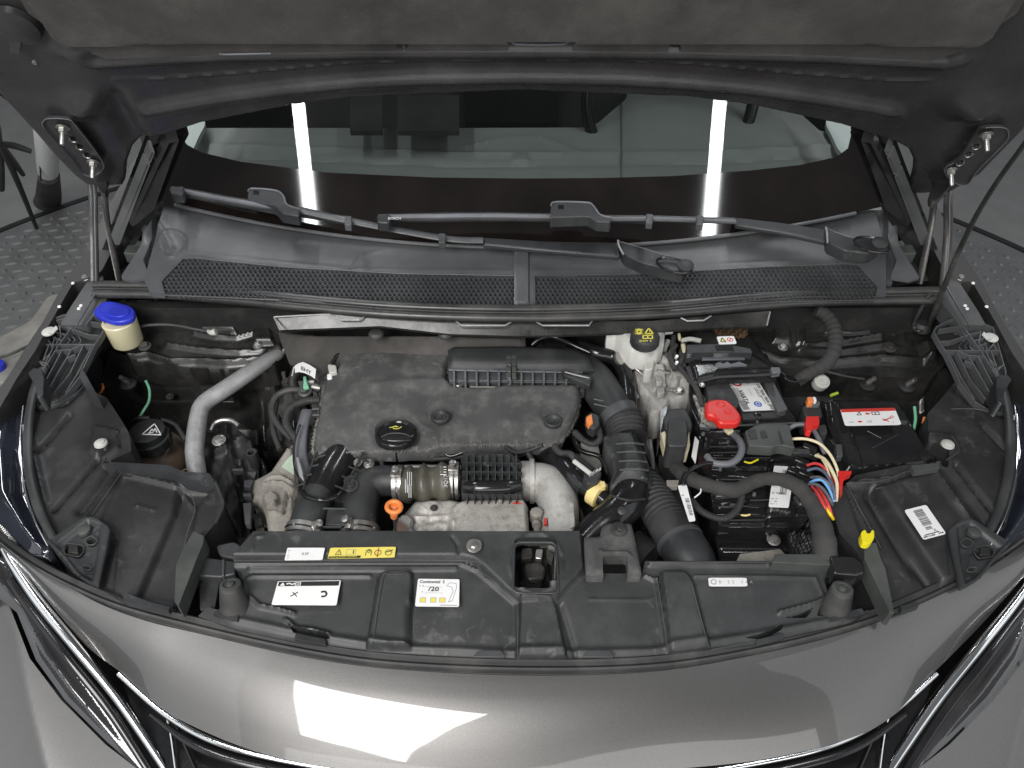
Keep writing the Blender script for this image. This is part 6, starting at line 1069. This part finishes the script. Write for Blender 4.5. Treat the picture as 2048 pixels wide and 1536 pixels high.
for q, mt in (([(1488, 923, .91), (1500, 926, .91), (1510, 922, .91), (1516, 919, .91)], 'yellow'), ([(1482, 1030, .90), (1492, 1031, .90), (1500, 1029, .90)], 'paleyellow')): PI('paint_mark', q, 2, mt, t, seg=6)
for at in ((1406, 869, .922), (1440, 940, .912), (1508, 990, .905)): LA('pin', at, [(4, 0), (3, .004)], 'greycable', t)
def dt(s, g): s.bars(g('ink'), .45, .55, .90, .90, 9); s.bars(g('ink'), .45, .30, .78, .48, 7); [s.dots(g('greyink'), .06, .4, .06+.06*k, .03, 6) for k in range(3)]; s.text(g('ink'), .08, .30, .05, 'K 9665', rot=0)
sticker('barcode_label', t, ((1537, 1014), (1577, 1016), (1590, 934), (1548, 932)), .911, 'white', dt, .05)
S('side_card', [(1390, 872), (1398, 882), (1391, 927), (1383, 912)], .910, .002, 'white', t, 0, 1)
cn = S('grey_connector', [(1490, 862), (1508, 852), (1520, 848), (1577, 848), (1590, 896), (1566, 890), (1556, 890), (1546, 894), (1498, 891)], .940, .02, 'greygreen', t, .002, 3)
for q in ([(1496, 860), (1510, 858), (1516, 876), (1500, 878)], [(1520, 862), (1530, 860), (1536, 874), (1524, 876)], [(1556, 862), (1560, 862), (1568, 888), (1563, 888)]): S('recess', q, .9415, .003, 'plastic', cn, .0006, 1)
for x, y in ((1618, 898), (1622, 910), (1602, 925), (1604, 938), (1610, 950), (1604, 962), (1588, 946), (1598, 970)):
    m = M(); m.box(P(x, y, .915), (.022, .011, .012), rz=-28, ry=6); link('plug', m, K['gloss'], t, bevel=.002)
S('side_shelf', [(1584, 896), (1618, 898), (1622, 906), (1586, 906)], .925, .01, 'trim', t, .001, 2)
F('lower_castings', [(1575, 995), (1610, 990), (1640, 1050), (1640, 1104), (1580, 1106), (1584, 1064), (1560, 1050)], lambda x, y: .86, 'plastic_dusty', t, 3, lambda X, Y: .008*np.sin(X*.3+Y*.1)*np.sin(Y*.24), skirt=.05, ang=60)
PI('yellow_nib', [(1612, 1014, .90), (1618, 1017, .90)], 4, 'yellow', t, seg=8); PI('grey_hook', [(1590, 995, .895), (1600, 1008, .90), (1608, 1004, .90)], 4, 'cowl', t, seg=8)
W = [('cream wire arching highest, out of the grey green connector', [(1584, 878), (1612, 878), (1640, 888), (1662, 912), (1676, 945), (1680, 982)], 'wirecream', 3),
     ('cream wire just inside the highest one', [(1632, 911), (1648, 918), (1662, 938), (1674, 968), (1672, 1002)], 'wirecream', 3.6),
     ('thin cream wire ending lowest behind the red wires', [(1636, 908), (1650, 928), (1658, 950), (1662, 972)], 'wirecream', 2.2),
     ('red wire below the cream wires', [(1614, 931), (1630, 927), (1646, 934), (1662, 956), (1670, 985)], 'wirered', 3),
     ('slate blue wire just below the upper red wire', [(1615, 941), (1634, 937), (1652, 948), (1666, 975), (1670, 1000)], 'wirenavy', 3.2),
     ('dark grey wire above the light blue wire', [(1622, 955), (1640, 955), (1658, 968), (1666, 990)], 'greycable', 3),
     ('light blue wire arching over the grey wire', [(1620, 966), (1632, 960), (1646, 962), (1660, 982), (1668, 1004)], 'wireblue', 3),
     ('grey wire under the light blue wire', [(1610, 972), (1628, 968), (1646, 978), (1660, 1000), (1664, 1010)], 'greycable', 3.4),
     ('left of the two lower red wires', [(1624, 974), (1636, 988), (1648, 1012), (1656, 1034)], 'wirered', 3.4),
     ('right of the two lower red wires', [(1634, 974), (1648, 994), (1658, 1014), (1664, 1034)], 'wirered', 3.4),
     ('yellow wire end lowest in the bundle', [(1638, 1004), (1650, 1014), (1660, 1028), (1666, 1038)], 'wireyellow', 3.4),
     ('stout grey cable leaving the grey green connector towards the fuse box', [(1577, 858), (1592, 850), (1612, 850), (1628, 862), (1640, 884), (1650, 908)], 'greycable', 5)]
for i, (lb, q, mt, r) in enumerate(W):
    n = len(q); o = wire(lb, [(a, b, .925+.012*math.sin(math.pi*k/(n-1))-.002*(i % 4)) for k, (a, b) in enumerate(q)], r, mt, 'wire'); o['group'] = 'coloured wires between terminal box and right lamp housing'
S_ = tag(S('red_lock', [(1676, 942), (1703, 942), (1703, 947), (1692, 952), (1686, 964), (1684, 990), (1679, 964)], .935, .010, 'red', None, .001, 1), 'red plastic lock on the rim of the right lamp housing', 'lock')
wire('thick black taped loom sweeping across the terminal box and down to the shroud', [(1346, 905, .890), (1348, 926, .90), (1364, 946, .912), (1392, 962, .922), (1428, 974, .926), (1470, 980, .928), (1502, 966, .93), (1530, 958, .93), (1566, 960, .93), (1596, 974, .93), (1620, 1002, .928), (1638, 1036, .924), (1648, 1080, .915), (1650, 1120, .90)], [13, 14, 15, 15, 14, 15, 14, 13, 14, 15, 16, 19, 23, 25], 'tape', 'loom', seg=20, corr=(.021, .03))
wire('slim black cable leaving the white tag and joining the thick loom', [(1366, 970, .93), (1368, 952, .935), (1384, 938, .94), (1408, 928, .938), (1436, 926, .93)], 4.5, 'gloss', 'cable')
wire('ribbed black cable hanging in a loop below the thick loom', [(1384, 1002, .90), (1400, 1020, .905), (1424, 1033, .908), (1448, 1037, .91), (1468, 1026, .912), (1480, 1008, .915), (1484, 990, .92)], 6.5, 'rubber', 'cable', corr=(.0028, .14))
wire('worn grey cable curling from the terminal strap', [(1466, 868, .93), (1478, 880, .935), (1484, 896, .938), (1478, 914, .938), (1462, 926, .936), (1440, 928, .934), (1424, 924, .932), (1414, 912, .93)], 7, 'greycable', 'cable')
t = T('cable_tag', 'long white barcode tag hanging on a cable beside the ribbed hose', 'tag', (1372, 1005, .90))
sticker('paper', t, ((1378, 1044), (1391, 1042), (1373, 970), (1355, 972)), .925, 'white', lambda s, g: (s.bars(g('ink'), .35, .15, .85, .62, 12, False), s.dots(g('ink'), .1, .5, .7, .03, 4)), .1, .001); PI('metal_clip', [(1402, 978, .925), (1400, 986, .925), (1389, 995, .925)], 1.6, 'whitepaintmetal', t, seg=6)
# ---- big connector left of the terminal box
t = T('module_connector', 'large dark connector with a cream frame and an orange lock, left of the terminal box', 'connector', (1352, 890, .84))
S('upper_body', [(1338, 816), (1372, 816), (1384, 840), (1386, 856), (1330, 858), (1326, 836)], .935, .05, 'plastic', t, .003, 6); S('cover', [(1336, 840), (1374, 838), (1376, 884), (1372, 892), (1338, 892), (1334, 884)], .955, .05, 'plastic', t, .006, 8)
S('cream_frame', [(1322, 866), (1330, 862), (1334, 886), (1374, 888), (1378, 862), (1380, 890), (1376, 906), (1352, 910), (1336, 910), (1328, 892)], .930, .02, 'cream', t, .002, 2); S('orange_lock', [(1342, 892), (1370, 891), (1369, 903), (1344, 903)], .937, .012, 'paleyellow', t, .001, 2); S('brown_foot', [(1333, 960), (1358, 960), (1356, 972), (1334, 972)], .89, .01, 'alucast', t, .001, 1)
bpy.data.objects['orange_lock'].data.materials[0] = mat('faded_orange_plastic', (.62, .28, .12), .5)
S('mount', [(1320, 820), (1334, 812), (1330, 860), (1320, 880)], .92, .04, 'gloss', t, .002, 3)
F('control_unit', [(1318, 910), (1366, 920), (1380, 975), (1400, 1060), (1330, 1000), (1316, 960)], lambda x, y: .84, 'deep', t, 5, skirt=.05)
# ---- fuse box on the right with the jump start sticker
t = T('fuse_box', 'black fuse box lid carrying a white and red jump start sticker', 'fuse box', (1760, 870, .80))
g = [(1650, 806), (1664, 798), (1790, 803), (1802, 812), (1812, 832), (1842, 880), (1884, 926), (1820, 934), (1712, 952), (1690, 944), (1672, 890), (1655, 850)]
F('lid', g, lambda x, y: .915-(y-800)*.0002, 'gloss', t, 3, add(edge_rel(g, .008, 9), ridge([(1672, 816), (1696, 860), (1720, 930)], .004, 3), up([(1694, 850), (1812, 850), (1850, 925), (1720, 938)], -.004, 5), ridge([(1705, 870), (1716, 884)], .001, 1)), skirt=.08)
PI('scratch', [(1735, 862, .911), (1762, 876, .908)], .7, 'cowl', t, seg=4, n=1); PI('scratch', [(1744, 896, .9), (1798, 868, .906)], .5, 'cowl', t, seg=4, n=1)
def dj(s, g):
    s.poly(g('redink'), [(.0, .80), (1, .82), (.985, .995), (.015, .995)]); s.line(g('ink'), [(.27, .62), (.35, .62), (.33, .80)], .03, 1, True); s.poly(g('redink'), [(.42, .68), (.46, .76), (.50, .70), (.53, .76), (.50, .64), (.46, .62)]); s.line(g('ink'), [(.55, .62), (.68, .62), (.68, .78), (.61, .76), (.55, .78)], .03, 1, True); s.line(g('ink'), [(.61, .62), (.61, .76)], .03)
    s.dots(g('ink'), .06, .18, .18, .05, 4); s.poly(g('redink'), [(.24, .22), (.28, .28), (.34, .22), (.28, .16)]); s.text(g('ink'), .40, .16, .11, '12V'); s.line(g('redink'), [(.70, .36), (.80, .20)], .05); s.line(g('redink'), [(.71, .24), (.80, .36), (.86, .40)], .05); s.ring(g('redink'), .88, .46, .06, .03); s.text(g('ink'), .85, .1, .10, '+')
sticker('jump_start_sticker', t, ((1690, 852), (1803, 850), (1789, 816), (1680, 819)), .921, 'white', dj, .08)
S('left_frame', [(1606, 806), (1622, 800), (1650, 802), (1660, 850), (1680, 900), (1690, 945), (1670, 950), (1640, 880), (1610, 850)], .895, .06, 'gloss', t, .003, 4); S('grey_latch', [(1672, 888), (1684, 888), (1686, 912), (1674, 914)], .918, .012, 'cowl', t, .002, 2)
t = T('fuse_connector', 'black connector with red lever and small orange plug beside the fuse box', 'connector', (1626, 830, .86))
S('body', [(1604, 812), (1640, 808), (1646, 832), (1612, 836)], .925, .04, 'plastic', t, .003, 4); S('orange_plug', [(1614, 794), (1624, 793), (1628, 803), (1617, 804)], .94, .012, 'orange', t, .001, 2); S('white_plug', [(1625, 793), (1632, 794), (1634, 802), (1628, 802)], .938, .01, 'white', t, .001, 2); S('grey_sleeve', [(1612, 804), (1640, 802), (1640, 809), (1614, 810)], .932, .01, 'greycable', t, .001, 2)
S('red_lever', [(1613, 833), (1638, 832), (1639, 848), (1628, 850), (1622, 864), (1613, 860), (1611, 846)], .945, .012, 'red', t, .002, 1); S('taped_end', [(1632, 850), (1652, 848), (1656, 866), (1642, 868)], .925, .02, 'tape', t, .003, 4)
# ---- battery tray in front
t = T('battery_tray', 'grimy black battery tray front behind the right half of the shroud', 'tray', (1530, 1085, .74))
g = [(1428, 1062), (1520, 1052), (1600, 1056), (1660, 1070), (1668, 1120), (1440, 1126)]
F('tray', g, lambda x, y: .855-(y-1050)*.0001, 'gloss', t, 4, add(ridge([(1436, 1067), (1560, 1062), (1620, 1074)], .008, 3), ridge([(1444, 1096), (1580, 1096)], .008, 3), up([(1582, 1066), (1640, 1070), (1640, 1106), (1588, 1106)], .008, 5)), skirt=.03)
BO((1547, 1080, .866), 9, 'steel', t, washer=1.5); F('alloy_edge', [(1480, 1108), (1560, 1098), (1572, 1110), (1566, 1126), (1470, 1128)], lambda x, y: .868, 'alucast', t, 4, skirt=.01); PI('tray_lip', [(1436, 1067, .868), (1530, 1060, .87), (1600, 1066, .868)], 2, 'trim', t, seg=6); PI('tray_lip', [(1444, 1097, .862), (1560, 1098, .864)], 2, 'trim', t, seg=6)
F('clutter', [(1576, 1064), (1640, 1072), (1642, 1108), (1586, 1108)], lambda x, y: .872, 'plastic_dusty', t, 2.5, lambda X, Y: .006*np.sin(X*.5+Y*.3)*np.sin(Y*.6-X*.2), skirt=.01, ang=80)
